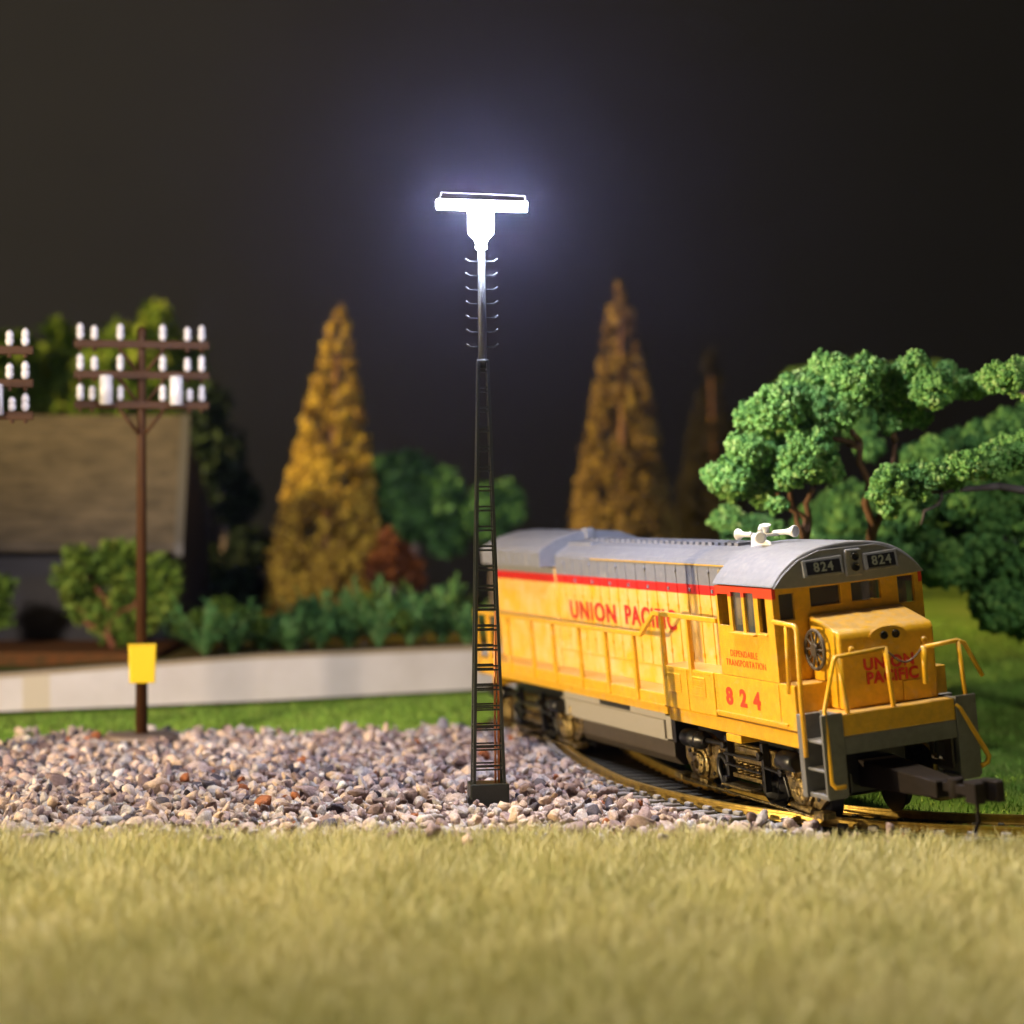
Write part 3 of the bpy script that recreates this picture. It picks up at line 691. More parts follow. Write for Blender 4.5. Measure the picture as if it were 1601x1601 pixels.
# ------------------------------------------------------------------ FLOODLIGHT MAST
mx, my = -.53, 47.75
mast = empty('light_mast', (mx, my, .18)); mast.rotation_euler = (0, R(-.75), R(7))
tag(mast, 'tall dark ladder-like light mast with a glowing white head standing on the gravel', 'light mast')
mb = MB(); mb.box(-.44, .44, -.36, .36, -.1, .43); mb.build('base_block', M['mast'], mast, bevel=.03)
H0, H1 = .43, 9.90
def hw(z): t = (z-H0)/(H1-H0); return .335*(1-t)+.10*t
def hd(z): t = (z-H0)/(H1-H0); return .27*(1-t)+.09*t
for s in (-1, 1):
    mb = MB()
    for sy in (-1, 1):
        def c_(z, ax, ay): return (s*(hw(z))+ax, sy*hd(z)+ay, z)
        t = .034
        mb.hexa([c_(H0, -t, -t), c_(H1, -t, -t), c_(H0, -t, t), c_(H1, -t, t), c_(H0, t, -t), c_(H1, t, -t), c_(H0, t, t), c_(H1, t, t)])
        e = .012                                       # outer flange of the angle iron
        mb.hexa([(s*(hw(H0)+t+.001), sy*hd(H0)-.05*sy, H0), (s*(hw(H1)+t+.001), sy*hd(H1)-.04*sy, H1), (s*(hw(H0)+t+.001), sy*hd(H0)-.13*sy, H0), (s*(hw(H1)+t+.001), sy*hd(H1)-.06*sy, H1),
                 (s*(hw(H0)+t-.02), sy*hd(H0)-.05*sy, H0), (s*(hw(H1)+t-.02), sy*hd(H1)-.04*sy, H1), (s*(hw(H0)+t-.02), sy*hd(H0)-.13*sy, H0), (s*(hw(H1)+t-.02), sy*hd(H1)-.06*sy, H1)])
    mb.build('mast_leg', M['mast'], mast, bevel=.006)
z = H0+.36; k = 0
while z < H1-.2:
    mb = MB()
    for dz in (-.045, .045):
        for sy in (-1, 1): mb.box(-hw(z), hw(z), sy*hd(z)-.018, sy*hd(z)+.018, z+dz-.018, z+dz+.018)
        for sx in (-1, 1): mb.box(sx*hw(z)-.018, sx*hw(z)+.018, -hd(z), hd(z), z+dz-.0175, z+dz+.0175)
    mb.build('rung', M['mast'], mast); z += .445
for dx in (.0, .075):
    mb = MB(); mb.tube([(.16+dx, -.05, H0-.05), (.17+dx, -.05, H0+2.0), (.19+dx*.8, .02, 3.3), (.23, .12, 4.3)], .026, 8); mb.build('copper_wire', M['copper'], mast)
mb = MB(); mb.tube([(0, 0, H1-.15), (0, 0, 12.5)], [.10, .085], 12); mb.cyl((0, 0, H1-.06), (0, 0, H1+.02), .14, 12)
up = mb.build('upper_pole', M['mastgrey'], mast)
for i, v in enumerate((403, 425, 447, 469, 491, 513, 536)):
    z = (1232-v)/69.7+.22
    mb = MB()
    for s in (-1, 1): mb.tube([(s*.06, 0, z), (s*.27, 0, z), (s*.36, 0, z+.07)], .022, 8)
    mb.build('climbing_peg', M['mastgrey'], up)
ZH = (1232-383)/69.7+.22
mb = MB(); mb.lathe((0, 0, ZH), (0, 0, 1), [(0, .12), (.06, .13), (.08, .10), (.22, .16), (.34, .28), (.42, .29), (.88, .29), (.90, .2)], 20)
head = mb.build('lamp_housing', M['litbody'], mast)
mb = MB(); mb.tube([(-.96, 0, ZH+1.0), (-1.0, 0, ZH+1.0)], [.12, .08], 14); mb.tube([(-.96, 0, ZH+1.0), (1.04, 0, ZH+.95)], [.115, .115], 14)
mb.build('lamp_tube', M['lit'], head)
mb = MB(); mb.tube([(-.96, 0, ZH+1.0), (-.88, 0, ZH+1.27), (1.0, 0, ZH+1.20), (1.05, 0, ZH+.95)], .006, 6); mb.build('wire_guard', mat('guard_wire', (.02, .018, .017), .6), head)

# ------------------------------------------------------------------ TELEPHONE POLES
def tele_pole():
    t = empty('telephone_pole')
    mb = MB(); mb.tube([(0, 0, 0), (0, 0, 10.9), (0, 0, 11.1), (0, 0, 11.55), (0, 0, 11.65)], [.175, .115, .13, .13, .07], 14); mb.build('pole', M['brownpole'], t)
    mb = MB(); mb.lathe((0, 0, 0), (0, 0, 1), [(0, 1.03), (.13, 1.03), (.16, .95), (.18, .2)], 40); mb.build('base_disc', M['disc'], t)
    rows = [(11.13, [(-1.70, .48), (-1.31, .42), (-.60, .48), (.58, .48), (1.27, .42), (1.67, .48)]),
            (10.27, [(-1.70, .48), (-1.31, .42), (-.60, .48), (.58, .48), (1.27, .42), (1.67, .48)]),
            (9.43, [(-1.70, .48), (-1.37, .42), (-.60, .44), (.58, .48), (1.33, .38), (1.67, .48)])]
    for z, ins in rows:
        mb = MB(); mb.box(-1.87, 1.87, -.27, -.10, z-.11, z+.11)
        for x, h in ins: mb.cyl((x, -.185, z-.20), (x, -.185, z-.1), .06, 8)
        arm = mb.build('crossarm', M['brownpole'], t, bevel=.02)
        for x, h in ins:
            mb = MB(); z0 = z+.12
            mb.lathe((x, -.185, z0), (0, 0, 1), [(-.02, .04), (.02, .08), (h*.22, .11), (h*.42, .105), (h*.47, .07), (h*.54, .105), (h*.76, .10), (h*.92, .06), (h*.97, .02)], 16)
            mb.build('insulator', M['insul'], arm)
        for s in (-1, 1):
            mb = MB(); mb.tube([(s*.62, -.16, z-.12), (s*.10, -.13, z-.80)], .05, 6); mb.build('brace', M['brownpole'], t)
    for x in (-1.0, .94):
        mb = MB(); mb.lathe((x, -.42, 9.42), (0, 0, 1), [(0, .14), (.02, .185), (.80, .185), (.82, .15), (.84, .05)], 24); mb.build('transformer_can', M['can'], t)
    mb = MB(); mb.hexa([(-.35, -.42, 1.62), (-.38, -.42, 2.7), (-.35, -.14, 1.62), (-.38, -.14, 2.7), (.35, -.42, 1.62), (.38, -.42, 2.7), (.35, -.14, 1.62), (.38, -.14, 2.7)])
    mb.box(-.40, .40, -.44, -.14, 2.66, 2.72)
    mb.build('junction_box', M['signyel'], t, bevel=.03)
    return t
tp = tele_pole(); tp.location = (-10.45, 60.0, .2); tp.rotation_euler.z = R(13)
tag(tp, 'whole brown telephone pole with a yellow box low on its post, beside the gravel', 'telephone pole', 'telephone poles with white insulators')
tp2 = copy_tree(tp); tp2.location = (-14.35, 55.3, -.28); tp2.rotation_euler.z = R(9)
tag(tp2, 'telephone pole cut off by the left edge of the photo, only its crossarm ends showing', 'telephone pole', 'telephone poles with white insulators')

# ------------------------------------------------------------------ RETAINING WALL AND TERRACE
def strip(name, off0, off1, zf0, zf1, m, parent=None, bevel=0, lo=-34, hi=9):
    xs = np.linspace(lo, hi, 60); mb = MB(); vs = []
    for x in xs:
        y = float(wallY(x)); zt = float(np.interp(x, [p[0] for p in wall_pts], wall_top))
        vs += [(x, y+off0, zf0(zt)), (x, y+off0, zf1(zt)), (x, y+off1, zf0(zt)), (x, y+off1, zf1(zt))]
    fs = []
    for i in range(59):
        a = i*4; b = a+4
        fs += [(a, b, b+1, a+1), (a+2, a+3, b+3, b+2), (a, a+2, b+2, b), (a+1, b+1, b+3, a+3)]
    fs += [(0, 1, 3, 2), (59*4, 59*4+2, 59*4+3, 59*4+1)]
    mb.add(vs, fs); return mb.build(name, m, parent, bevel)
wl = strip('retaining_wall', 0, .5, lambda t: .14, lambda t: t-.14, mat('white_foam_board', (.78, .72, .68), .6, color2=(.66, .60, .55), nscale=.35))
tag(wl, 'low white retaining wall curving behind the gravel under the ferns', 'retaining wall')
strip('coping', -.03, .55, lambda t: t-.138, lambda t: t, mat('tan_coping', (.46, .36, .24), .7, noise=.2), wl)
strip('wall_shade_gap', .35, .6, lambda t: -.02, lambda t: .138, M['black'], wl)  # black strip painted in for the shade gap under the wall
strip('pale_wall_band', -.012, -.003, lambda t: .15, lambda t: t-.15, mat('pale_yellow_band', (.66, .57, .42), .5), wl, lo=-15.85, hi=-15.05)  # thin pale yellow band just proud of the wall face
mb = MB(); tz = 1.22
M['soil'] = mat('terrace_scatter', (.05, .10, .02), .95, spec=.1, color2=(.16, .08, .03), nscale=.6, bump=1, bscale=6)
xs = np.linspace(-60, 9, 50); vs = []
for x in xs:
    zt = float(np.interp(x, [p[0] for p in wall_pts], wall_top))-.06
    y = float(wallY(x)) if x > -34 else 61.5+(x+34)*.4
    vs += [(x, y+.5, -.1), (x, y+.5, zt), (x, 78+.12*(x+34)*0, zt) if y < 77 else (x, y+1, zt), (x, 118, 1.6)]
fs = []
for i in range(49):
    a = i*4; b = a+4; fs += [(a, b, b+1, a+1), (a+1, b+1, b+2, a+2), (a+2, b+2, b+3, a+3)]
mb.add(vs, fs); tag(mb.build('terrace', M['soil']), kind='structure')
M['mulch'] = mat('brown_mulch', (.16, .06, .02), .95, spec=.05, color2=(.08, .05, .02), nscale=3, bump=1, bscale=8)
mb = MB(); mb.box(-24, -12.2, 73, 79.5, 1.2, 1.74); tag(mb.build('flower_bed', M['mulch'], bevel=.1), kind='structure')

# ------------------------------------------------------------------ HOUSE
hs = empty('farm_house', (-19, 84, 1.6)); tag(hs, 'dark-walled house with a broad brown-grey roof behind the retaining wall', 'house')
M['roofm'] = mat('weathered_roof', (.095, .083, .07), .85, spec=.2, color2=(.048, .043, .038), nscale=.8, bump=.6, bscale=4, stretch=(1, 1, 3))
M['siding'] = mat('dark_siding', (.02, .022, .034), .7, noise=.3, nscale=1, stretch=(.3, .3, 8))
def h3(x, y, z): return (x+19, y-84, z-1.6)
mb = MB(); mb.hexa([h3(-34, 79.0, 5.06), h3(-34, 79.0, 5.30), h3(-34, 85.5, 10.15), h3(-34, 85.5, 10.38), h3(-12.55, 79.0, 5.06), h3(-12.55, 79.0, 5.30), h3(-13.3, 85.5, 10.15), h3(-13.3, 85.5, 10.38)])
for k in range(16):
    t = k/16; y = 79+6.5*t; z = 5.31+5.08*t; mb.box(-15, 6.3-t*.7, y-84-.02, y-84+.03, z-1.6, z-1.6+.05)
mb.hexa([h3(-34, 92.0, 5.06), h3(-34, 92.0, 5.30), h3(-34, 85.53, 10.15), h3(-34, 85.53, 10.38), h3(-12.55, 92.0, 5.06), h3(-12.55, 92.0, 5.30), h3(-13.3, 85.53, 10.15), h3(-13.3, 85.53, 10.38)])
rf = mb.build('roof', M['roofm'], hs)
mb = MB(); mb.hexa([h3(-12.53, 78.9, 4.9), h3(-12.53, 78.9, 5.36), h3(-13.28, 85.5, 9.95), h3(-13.28, 85.5, 10.44), h3(-12.2, 78.9, 4.9), h3(-12.2, 78.9, 5.36), h3(-12.95, 85.5, 9.95), h3(-12.95, 85.5, 10.44)])
mb.build('barge_board', mat('grey_white_board', (.06, .062, .07), .6), rf)
mb = MB(); mb.box(-14, 6.0, -4.2, 7.2, -.2, 3.9); 
mb.prism([(-4.2, 3.9), (7.2, 3.9), (1.5, 8.3)], lambda a, b, d: (d, a, b), 5.2, 5.95)
for k in range(14): mb.box(-13.9, 5.9, -4.26, -4.205, .1+k*.27, .1+k*.27+.21)
wall = mb.build('wall', M['siding'], hs)
for x in (-9.5, -3.2):
    mb = MB(); mb.box(x, x+1.6, -4.36, -4.28, 1.2, 3.1); wn = mb.build('window', mat('window_frame_grey', (.2, .2, .2), .5), hs)
    mb = MB(); mb.box(x+.15, x+.74, -4.40, -4.365, 1.35, 2.95); mb.box(x+.86, x+1.45, -4.40, -4.365, 1.35, 2.95); mb.build('pane', mat('dark_pane', (.01, .01, .015), .1), wn)

# ------------------------------------------------------------------ FOLIAGE
def foliage_mat(name, ramp, rough=.7, **k): return mat(name, (.1, .2, .05), rough, spec=.2, attr='tint', ramp=ramp, noise=.25, nscale=6, **k)
M['foam'] = foliage_mat('green_foam_foliage', [(0, (.07, .20, .05)), (.4, (.20, .45, .10)), (.75, (.36, .63, .16)), (1, (.56, .76, .26))], bump=1, bscale=16)
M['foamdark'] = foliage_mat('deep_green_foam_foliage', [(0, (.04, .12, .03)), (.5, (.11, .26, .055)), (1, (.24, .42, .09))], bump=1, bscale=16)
M['leafy'] = foliage_mat('yellow_green_leaves', [(0, (.05, .10, .015)), (.5, (.12, .21, .026)), (1, (.27, .33, .05))])
M['leafdark'] = foliage_mat('dark_green_leaves', [(0, (.02, .06, .025)), (.5, (.045, .13, .04)), (1, (.10, .24, .07))])
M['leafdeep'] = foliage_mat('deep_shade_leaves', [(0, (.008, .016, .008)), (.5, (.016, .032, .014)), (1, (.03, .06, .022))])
M['cypress'] = foliage_mat('golden_brown_fibre', [(0, (.045, .028, .012)), (.35, (.15, .095, .028)), (.7, (.31, .21, .055)), (1, (.52, .38, .09))], rough=.85)
M['cypgold'] = foliage_mat('bright_golden_fibre', [(0, (.07, .04, .010)), (.35, (.24, .15, .028)), (.7, (.50, .35, .05)), (1, (.72, .55, .09))], rough=.85)
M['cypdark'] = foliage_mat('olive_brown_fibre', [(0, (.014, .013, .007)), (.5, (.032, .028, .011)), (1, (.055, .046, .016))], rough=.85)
M['fern'] = foliage_mat('blue_green_fern', [(0, (.035, .12, .04)), (.5, (.10, .25, .075)), (1, (.28, .42, .14))])
M['rustleaf'] = foliage_mat('rust_red_leaves', [(0, (.05, .015, .008)), (.5, (.11, .035, .01)), (1, (.18, .07, .02))])
M['bark'] = mat('warm_brown_bark', (.22, .11, .05), .8, noise=.4, nscale=3, bump=.5, bscale=9)
M['barkgrey'] = mat('grey_mauve_bark', (.16, .13, .13), .8, noise=.3, nscale=3)
gran = []
for k in range(6):
    V_ = ICO1[0]*(1+.35*rng.normal(size=(len(ICO1[0]), 1))); gran.append((V_, ICO1[1]))

def lobes_world(L, Y, jit=1.0):
    out = []
    for l in L:
        u, v, r = l[:3]; yy = Y+(l[3] if len(l) > 3 else random.uniform(-jit, jit))
        p = at(u, v, yy); out.append((p, r*yy/FPX))
    return out
def granules(lobes, origin, dens, size, squash=.85, sub=9):
    """foam crumbs gathered in small tufts over each lobe"""
    P = []; S = []; T = []
    for c, r in lobes:
        nt = max(6, int(sub*(r/.45)**2*10)); th = rng.normal(size=(nt, 3)); th /= np.linalg.norm(th, axis=1)[:, None]
        rr = r*rng.uniform(.55, 1.03, nt)[:, None]; ct = np.array(c)+th*rr*np.array([1, 1, squash])
        for q in ct:
            k = rng.poisson(dens); tr_ = rng.uniform(.07, .165)
            if not k: continue
            d = rng.normal(size=(k, 3)); d /= np.linalg.norm(d, axis=1)[:, None]
            P.append(q+d*tr_*rng.uniform(.5, 1.05, (k, 1))); S.append(np.full(k, size)*rng.uniform(.6, 1.35, k)); T.append(np.clip(rng.normal(.5, .16)+rng.normal(size=k)*.16, 0, 1))
    P = np.concatenate(P)-np.array(origin); S = np.concatenate(S)[:, None]*rng.uniform(.7, 1.3, (len(P), 3))
    return scatter(gran, P, S, T=np.concatenate(T))
def leaves(lobes, origin, n, size, ratio=.5):
    w = np.array([r**2 for _, r in lobes]); idx = rng.choice(len(lobes), n, p=w/w.sum())
    C = np.array([tuple(c) for c, _ in lobes])[idx]; Rr = np.array([r for _, r in lobes])[idx]
    d = rng.normal(size=(n, 3)); d /= np.linalg.norm(d, axis=1)[:, None]
    P = C+d*(Rr*rng.uniform(.35, 1.08, n))[:, None]-np.array(origin)
    q = np.array([[-1, 0, 0], [0, -ratio, .12], [1, 0, -.05], [0, ratio, .12]]); Fq = np.array([[0, 1, 2, 3]])
    S = (size*rng.uniform(.6, 1.4, n))[:, None]*np.ones(3)
    lob = rng.random(len(lobes))[idx]
    return scatter([(q, Fq)], P, S, T=np.clip(.4*lob+.6*rng.random(n), 0, 1))
def limb(mb, a, b, r0, r1, wob=.25, n=6):
    a = Vector(a); b = Vector(b); pts = []
    for i in range(n):
        t = i/(n-1); p = a.lerp(b, t); w = math.sin(PI*t)*wob
        pts.append(p+Vector((random.uniform(-w, w), random.uniform(-w, w), 0)))
    mb.tube(pts, [r0+(r1-r0)*i/(n-1) for i in range(n)], 8)
def tree(name, label, cat, lobes, base, m, bark, mode, trunks, group=None, dens=14, size=.048, n=4000, lsize=.2, r0=.28):
    t = empty(name, base); tag(t, label, cat, group)
    if mode == 'foam': V, F, T = granules(lobes, base, dens, size)
    else: V, F, T = leaves(lobes, base, n, lsize)
    np_mesh('crown', V, F, m, t, T)
    if trunks:
        mb = MB(); B = Vector(base)
        for (p, q, ra, rb) in trunks: limb(mb, Vector(p)-B, Vector(q)-B, ra, rb)
        mb.build('trunk', bark, t)
    return t

# front right tree
Y1 = 55.5; base = Vector((8.6, Y1, float(gz(8.6, Y1))-.1))
LA = [(1122, 745, 24), (1150, 742, 32), (1180, 752, 34), (1170, 705, 34), (1205, 700, 42), (1178, 650, 28), (1215, 640, 42), (1255, 660, 48), (1262, 712, 46), (1292, 735, 26), (1232, 745, 22), (1215, 790, 14),
      (1248, 612, 36), (1288, 596, 36), (1330, 600, 40), (1300, 640, 44), (1375, 605, 40), (1418, 600, 42), (1408, 640, 34), (1390, 662, 16), (1440, 655, 14), (1460, 606, 34), (1498, 602, 26), (1310, 575, 26), (1355, 578, 26), (1430, 572, 24), (1285, 570, 18), (1480, 580, 18), (1260, 620, 50, Y1+1.6), (1330, 620, 46, Y1+1.8), (1400, 610, 44, Y1+1.6), (1200, 690, 44, Y1+1.5), (1450, 600, 40, Y1+1.5), (1270, 680, 40, Y1+1.7), (1350, 600, 44, Y1-1.2), (1240, 640, 44, Y1-1.3), (1530, 606, 18), (1145, 760, 26), (1190, 770, 26)]
k1, k2 = at(1258, 850, Y1), at(1360, 850, Y1+1)
tree('broad_tree', 'bright green umbrella-shaped tree directly behind the locomotive cab, widest crown', 'tree', lobes_world(LA, Y1, 1.3), base, M['foam'], M['bark'], 'foam',
     [(base, k1, .30, .18), (k1, at(1238, 755, Y1), .10, .06), (k1, at(1272, 745, Y1), .11, .06), (k1, at(1215, 770, Y1), .09, .05), (base, k2, .26, .15), (k2, at(1345, 690, Y1), .13, .08), (at(1345, 690, Y1), at(1310, 640, Y1), .08, .05), (k2, at(1400, 690, Y1), .10, .06), (at(1400, 690, Y1), at(1410, 640, Y1), .1, .06), (at(1345, 700, Y1), at(1290, 680, Y1), .09, .05)])
# right edge tree with layered tiers
Y2 = 53.5; base = Vector((15.6, Y2, float(gz(15.6, Y2))-.1))
LB = [(1378, 770, 20), (1392, 752, 26), (1388, 795, 16), (1425, 750, 28), (1455, 742, 24), (1485, 742, 28), (1512, 728, 26), (1545, 722, 30), (1580, 708, 32), (1615, 700, 34), (1655, 690, 40), (1440, 770, 14), (1548, 592, 20), (1575, 588, 30), (1612, 592, 38), (1660, 600, 44), (1700, 640, 50), (1700, 700, 50)]
tree('layered_tree', 'green tree with flat foliage tiers reaching in from the right edge of the photo', 'tree', lobes_world(LB, Y2, .9), base, M['foam'], M['barkgrey'], 'foam',
     [(base, at(1740, 780, Y2), .45, .3), (at(1740, 780, Y2), at(1690, 650, Y2), .25, .12), (at(1740, 790, Y2), at(1560, 760, Y2), .16, .1), (at(1560, 760, Y2), at(1450, 770, Y2), .10, .05), (at(1690, 650, Y2), at(1590, 610, Y2), .1, .05), (at(1470, 768, Y2), at(1440, 820, Y2), .06, .03)])
# dark tree behind both
Y3 = 64.0; base = Vector((18.4, Y3, float(gz(18.4, Y3))-.1))
LC = [(1430, 715, 22), (1465, 705, 26), (1500, 700, 28), (1540, 685, 30), (1580, 670, 32), (1620, 660, 36), (1400, 830, 24), (1440, 850, 34), (1490, 820, 44), (1540, 800, 46), (1590, 800, 50), (1640, 830, 60), (1470, 880, 40), (1530, 880, 50), (1600, 900, 56), (1560, 950, 40), (1600, 960, 40), (1500, 780, 36), (1570, 760, 40), (1420, 880, 20), (1345, 660, 26), (1360, 700, 18), (1650, 740, 60), (1640, 940, 60), (1560, 860, 60), (1590, 850, 60, Y3-2), (1540, 920, 44, Y3-2), (1590, 950, 44, Y3-2), (1490, 850, 40, Y3-1.5), (1420, 800, 40), (1460, 780, 36)]
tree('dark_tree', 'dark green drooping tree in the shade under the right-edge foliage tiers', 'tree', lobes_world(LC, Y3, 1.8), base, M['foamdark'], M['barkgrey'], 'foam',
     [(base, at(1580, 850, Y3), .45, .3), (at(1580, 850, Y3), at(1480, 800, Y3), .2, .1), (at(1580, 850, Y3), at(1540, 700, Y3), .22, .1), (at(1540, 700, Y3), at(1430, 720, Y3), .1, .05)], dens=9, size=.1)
Yb = 61.0; base = Vector((7.1, Yb, .1))
tree('round_shrub', 'low bluish green shrub behind the white air horn, left of the tree trunks', 'shrub', lobes_world([(1140, 815, 26), (1160, 835, 30), (1190, 825, 24), (1215, 842, 26), (1245, 845, 22), (1180, 860, 34), (1270, 850, 20)], Yb, .6), base, M['foam'], M['bark'], 'foam', [(base, at(1180, 870, Yb), .2, .1)], dens=10)
Yc = 69.0; base = Vector((11.5, Yc, .3))
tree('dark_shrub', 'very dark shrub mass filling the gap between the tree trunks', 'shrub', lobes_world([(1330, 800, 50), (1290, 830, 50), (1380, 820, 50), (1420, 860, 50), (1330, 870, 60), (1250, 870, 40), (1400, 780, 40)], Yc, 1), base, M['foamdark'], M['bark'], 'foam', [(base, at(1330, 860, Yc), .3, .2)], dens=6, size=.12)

# cone trees
def cone_tree(label, u, vtop, vbot, Yd, wpx, m, groundz, lean=0):
    sc = Yd/FPX; zt = CAMZ-(vtop-HY)*sc; zb = groundz+.3; x0 = (u-800.5)*sc; base = Vector((x0, Yd, groundz))
    t = empty('conifer', base); tag(t, label, 'conifer', 'cone-shaped conifers')
    Rm = wpx*sc/2; Hh = zt-zb; n = 15000
    nc = 620; ct_ = 1-np.sqrt(rng.random(nc)); ct_[:10] = np.linspace(.90, .985, 10); cth = rng.uniform(0, 2*PI, nc); ctint = np.clip(rng.normal(.5, .17, nc), 0, 1)
    ix = rng.integers(0, nc, n); crad = (.10+.15*(1-ct_[ix]))
    tt0 = ct_[ix]; rr0 = Rm*(np.clip(1-tt0, 0, 1)**.76)*(1-.12*np.clip(.2-tt0, 0, 1)*5)+.02
    th = cth[ix]; g = rng.normal(size=(n, 3))*crad[:, None]*.62
    P = np.stack([rr0*np.cos(th), rr0*np.sin(th), tt0*Hh+.3], 1)*np.array([1, 1, 1])
    P[:, 0] += g[:, 0]; P[:, 1] += g[:, 1]; P[:, 2] += g[:, 2]*1.5-.10
    core = rng.random(n) < .2; P[core, :2] *= .82
    P[:, 0] += lean*tt0*Hh; tt = tt0
    s_ = .085*(.6+.5*(1-tt))
    S = np.stack([s_*1.0, s_*.8, s_*1.5], 1)*rng.uniform(.7, 1.3, (n, 3))
    Rz = np.zeros((n, 3, 3)); c, s = np.cos(th), np.sin(th); tl = .55
    out = np.stack([c*math.cos(tl), s*math.cos(tl), -np.full(n, math.sin(tl))], 1); side = np.stack([-s, c, 0*c], 1); upv = np.cross(out, side)
    Rz[:, :, 0] = out; Rz[:, :, 1] = side; Rz[:, :, 2] = upv
    Vv, Ff, Tt = scatter(gran, P, S, Rz, T=np.clip(ctint[ix]+rng.normal(size=n)*.14, 0, 1))
    np_mesh('crown', Vv, Ff, m, t, Tt)
    mb = MB(); mb.cyl((0, 0, -.3), (0, 0, 1.4), .35, 12); mb.cyl((0, 0, 1.4), (lean*Hh*.9, 0, Hh*.93), .3, 10, r2=.05); mb.build('trunk', M['bark'], t)
    return t
cone_tree('golden brown cone-shaped conifer left of the light mast, nearest the wall', 505, 474, 985, 90, 184, M['cypgold'], 1.6, lean=.055)
cone_tree('golden brown cone-shaped conifer right of the light mast, behind the locomotive hood', 975, 436, 850, 94, 186, M['cypress'], 1.0, lean=-.01)
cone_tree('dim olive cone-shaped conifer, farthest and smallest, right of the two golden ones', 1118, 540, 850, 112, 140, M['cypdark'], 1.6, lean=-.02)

# background broadleaf trees and shrubs on the terrace
tree('leafy_tree', 'big blurred green tree rising above the house roof at left', 'tree', lobes_world([(20, 560, 40), (60, 590, 50), (110, 560, 40), (150, 600, 50), (180, 540, 30), (215, 560, 50), (245, 500, 26), (240, 540, 40), (285, 565, 36), (60, 640, 50), (150, 660, 50), (240, 640, 60), (-20, 600, 60), (90, 520, 20), (290, 620, 40), (180, 580, 50), (20, 620, 50)], 99, 3),
     (-16, 99, 1.6), M['leafy'], M['barkgrey'], 'leaf', [((-16, 99, 1.6), (-16, 99, 8), .5, .3), ((-16, 99, 6), (-18, 99, 12), .25, .1), ((-16, 99, 6), (-13.5, 99, 10), .25, .1), ((-16, 99, 4.), (-13.2, 99, 6), .25, .1)], n=9000, lsize=.42)
tree('leafy_tree', 'rounded dark green tree between the left golden conifer and the light mast', 'tree', lobes_world([(610, 745, 34), (650, 760, 44), (620, 790, 40), (690, 770, 34), (660, 810, 40), (700, 830, 36), (610, 830, 36), (640, 730, 24), (720, 800, 20)], 92, 1.2),
     (-4.2, 92, 1.6), M['leafdark'], M['barkgrey'], 'leaf', [((-4.2, 92, 1.6), (-4.2, 92, 6), .35, .2)], n=3200, lsize=.34)
tree('leafy_shrub', 'green shrub seen through and right of the mast, above the locomotive tail', 'shrub', lobes_world([(760, 785, 28), (790, 780, 26), (770, 820, 30), (805, 805, 16), (745, 810, 20)], 88, 1),
     (-.8, 88, 1.6), M['leafdark'], M['barkgrey'], 'leaf', [((-.8, 88, 1.6), (-.8, 88, 5), .25, .12)], n=1500, lsize=.28)
tree('rust_shrub', 'rust red shrub at the right foot of the left golden conifer', 'shrub', lobes_world([(608, 845, 16), (620, 870, 24), (640, 890, 20), (600, 890, 30), (655, 905, 12)], 87, 1),
     (-4.9, 87, 1.6), M['rustleaf'], M['barkgrey'], 'leaf', [((-4.9, 87, 1.6), (-4.9, 87, 3.6), .2, .1)], n=1600, lsize=.24)
tree('garden_bush', 'loose green bush with reddish stems in front of the house wall, behind the pole', 'bush', lobes_world([(120, 868, 24), (105, 905, 26), (140, 900, 34), (130, 940, 34), (180, 880, 34), (200, 910, 34), (165, 960, 34), (210, 860, 20), (185, 990, 28), (250, 900, 34), (255, 945, 24), (170, 855, 12), (230, 960, 30)], 75.5, .8),
     (-14.3, 75.5, 1.5), M['leafy'], mat('red_brown_stem', (.22, .07, .03), .7), 'leaf', [((-14.3, 75.5, 1.5), (-14.4, 75.5, 3.3), .12, .08), ((-14.4, 75.5, 2.2), (-15.5, 75.5, 3.2), .09, .04), ((-14.4, 75.5, 2.4), (-13, 75.5, 3.8), .08, .04), ((-14.4, 75.5, 3.2), (-15.2, 75.5, 4.6), .06, .03)], n=2600, lsize=.2)
tree('garden_bush', 'small green bush cut off by the left edge in front of the house', 'bush', lobes_world([(-20, 930, 34), (5, 915, 18), (0, 960, 24)], 75, .5),
     (-18.3, 75, 1.5), M['leafy'], M['bark'], 'leaf', [((-18.3, 75, 1.5), (-18.4, 75, 3), .1, .05)], n=600, lsize=.2)
tree('dark_shrub', 'tall near-black bushy growth between the house gable and the left golden conifer', 'shrub', lobes_world([(320, 880, 40), (360, 900, 40), (340, 830, 40), (400, 930, 36), (310, 940, 34), (370, 950, 36), (320, 640, 40), (335, 710, 50), (355, 780, 50), (320, 780, 50), (390, 860, 36)], 95, 1.5), (-13, 95, 1.6), M['leafdeep'], M['barkgrey'], 'leaf', [((-13, 95, 1.6), (-13, 95, 8), .25, .1)], n=4500, lsize=.32)

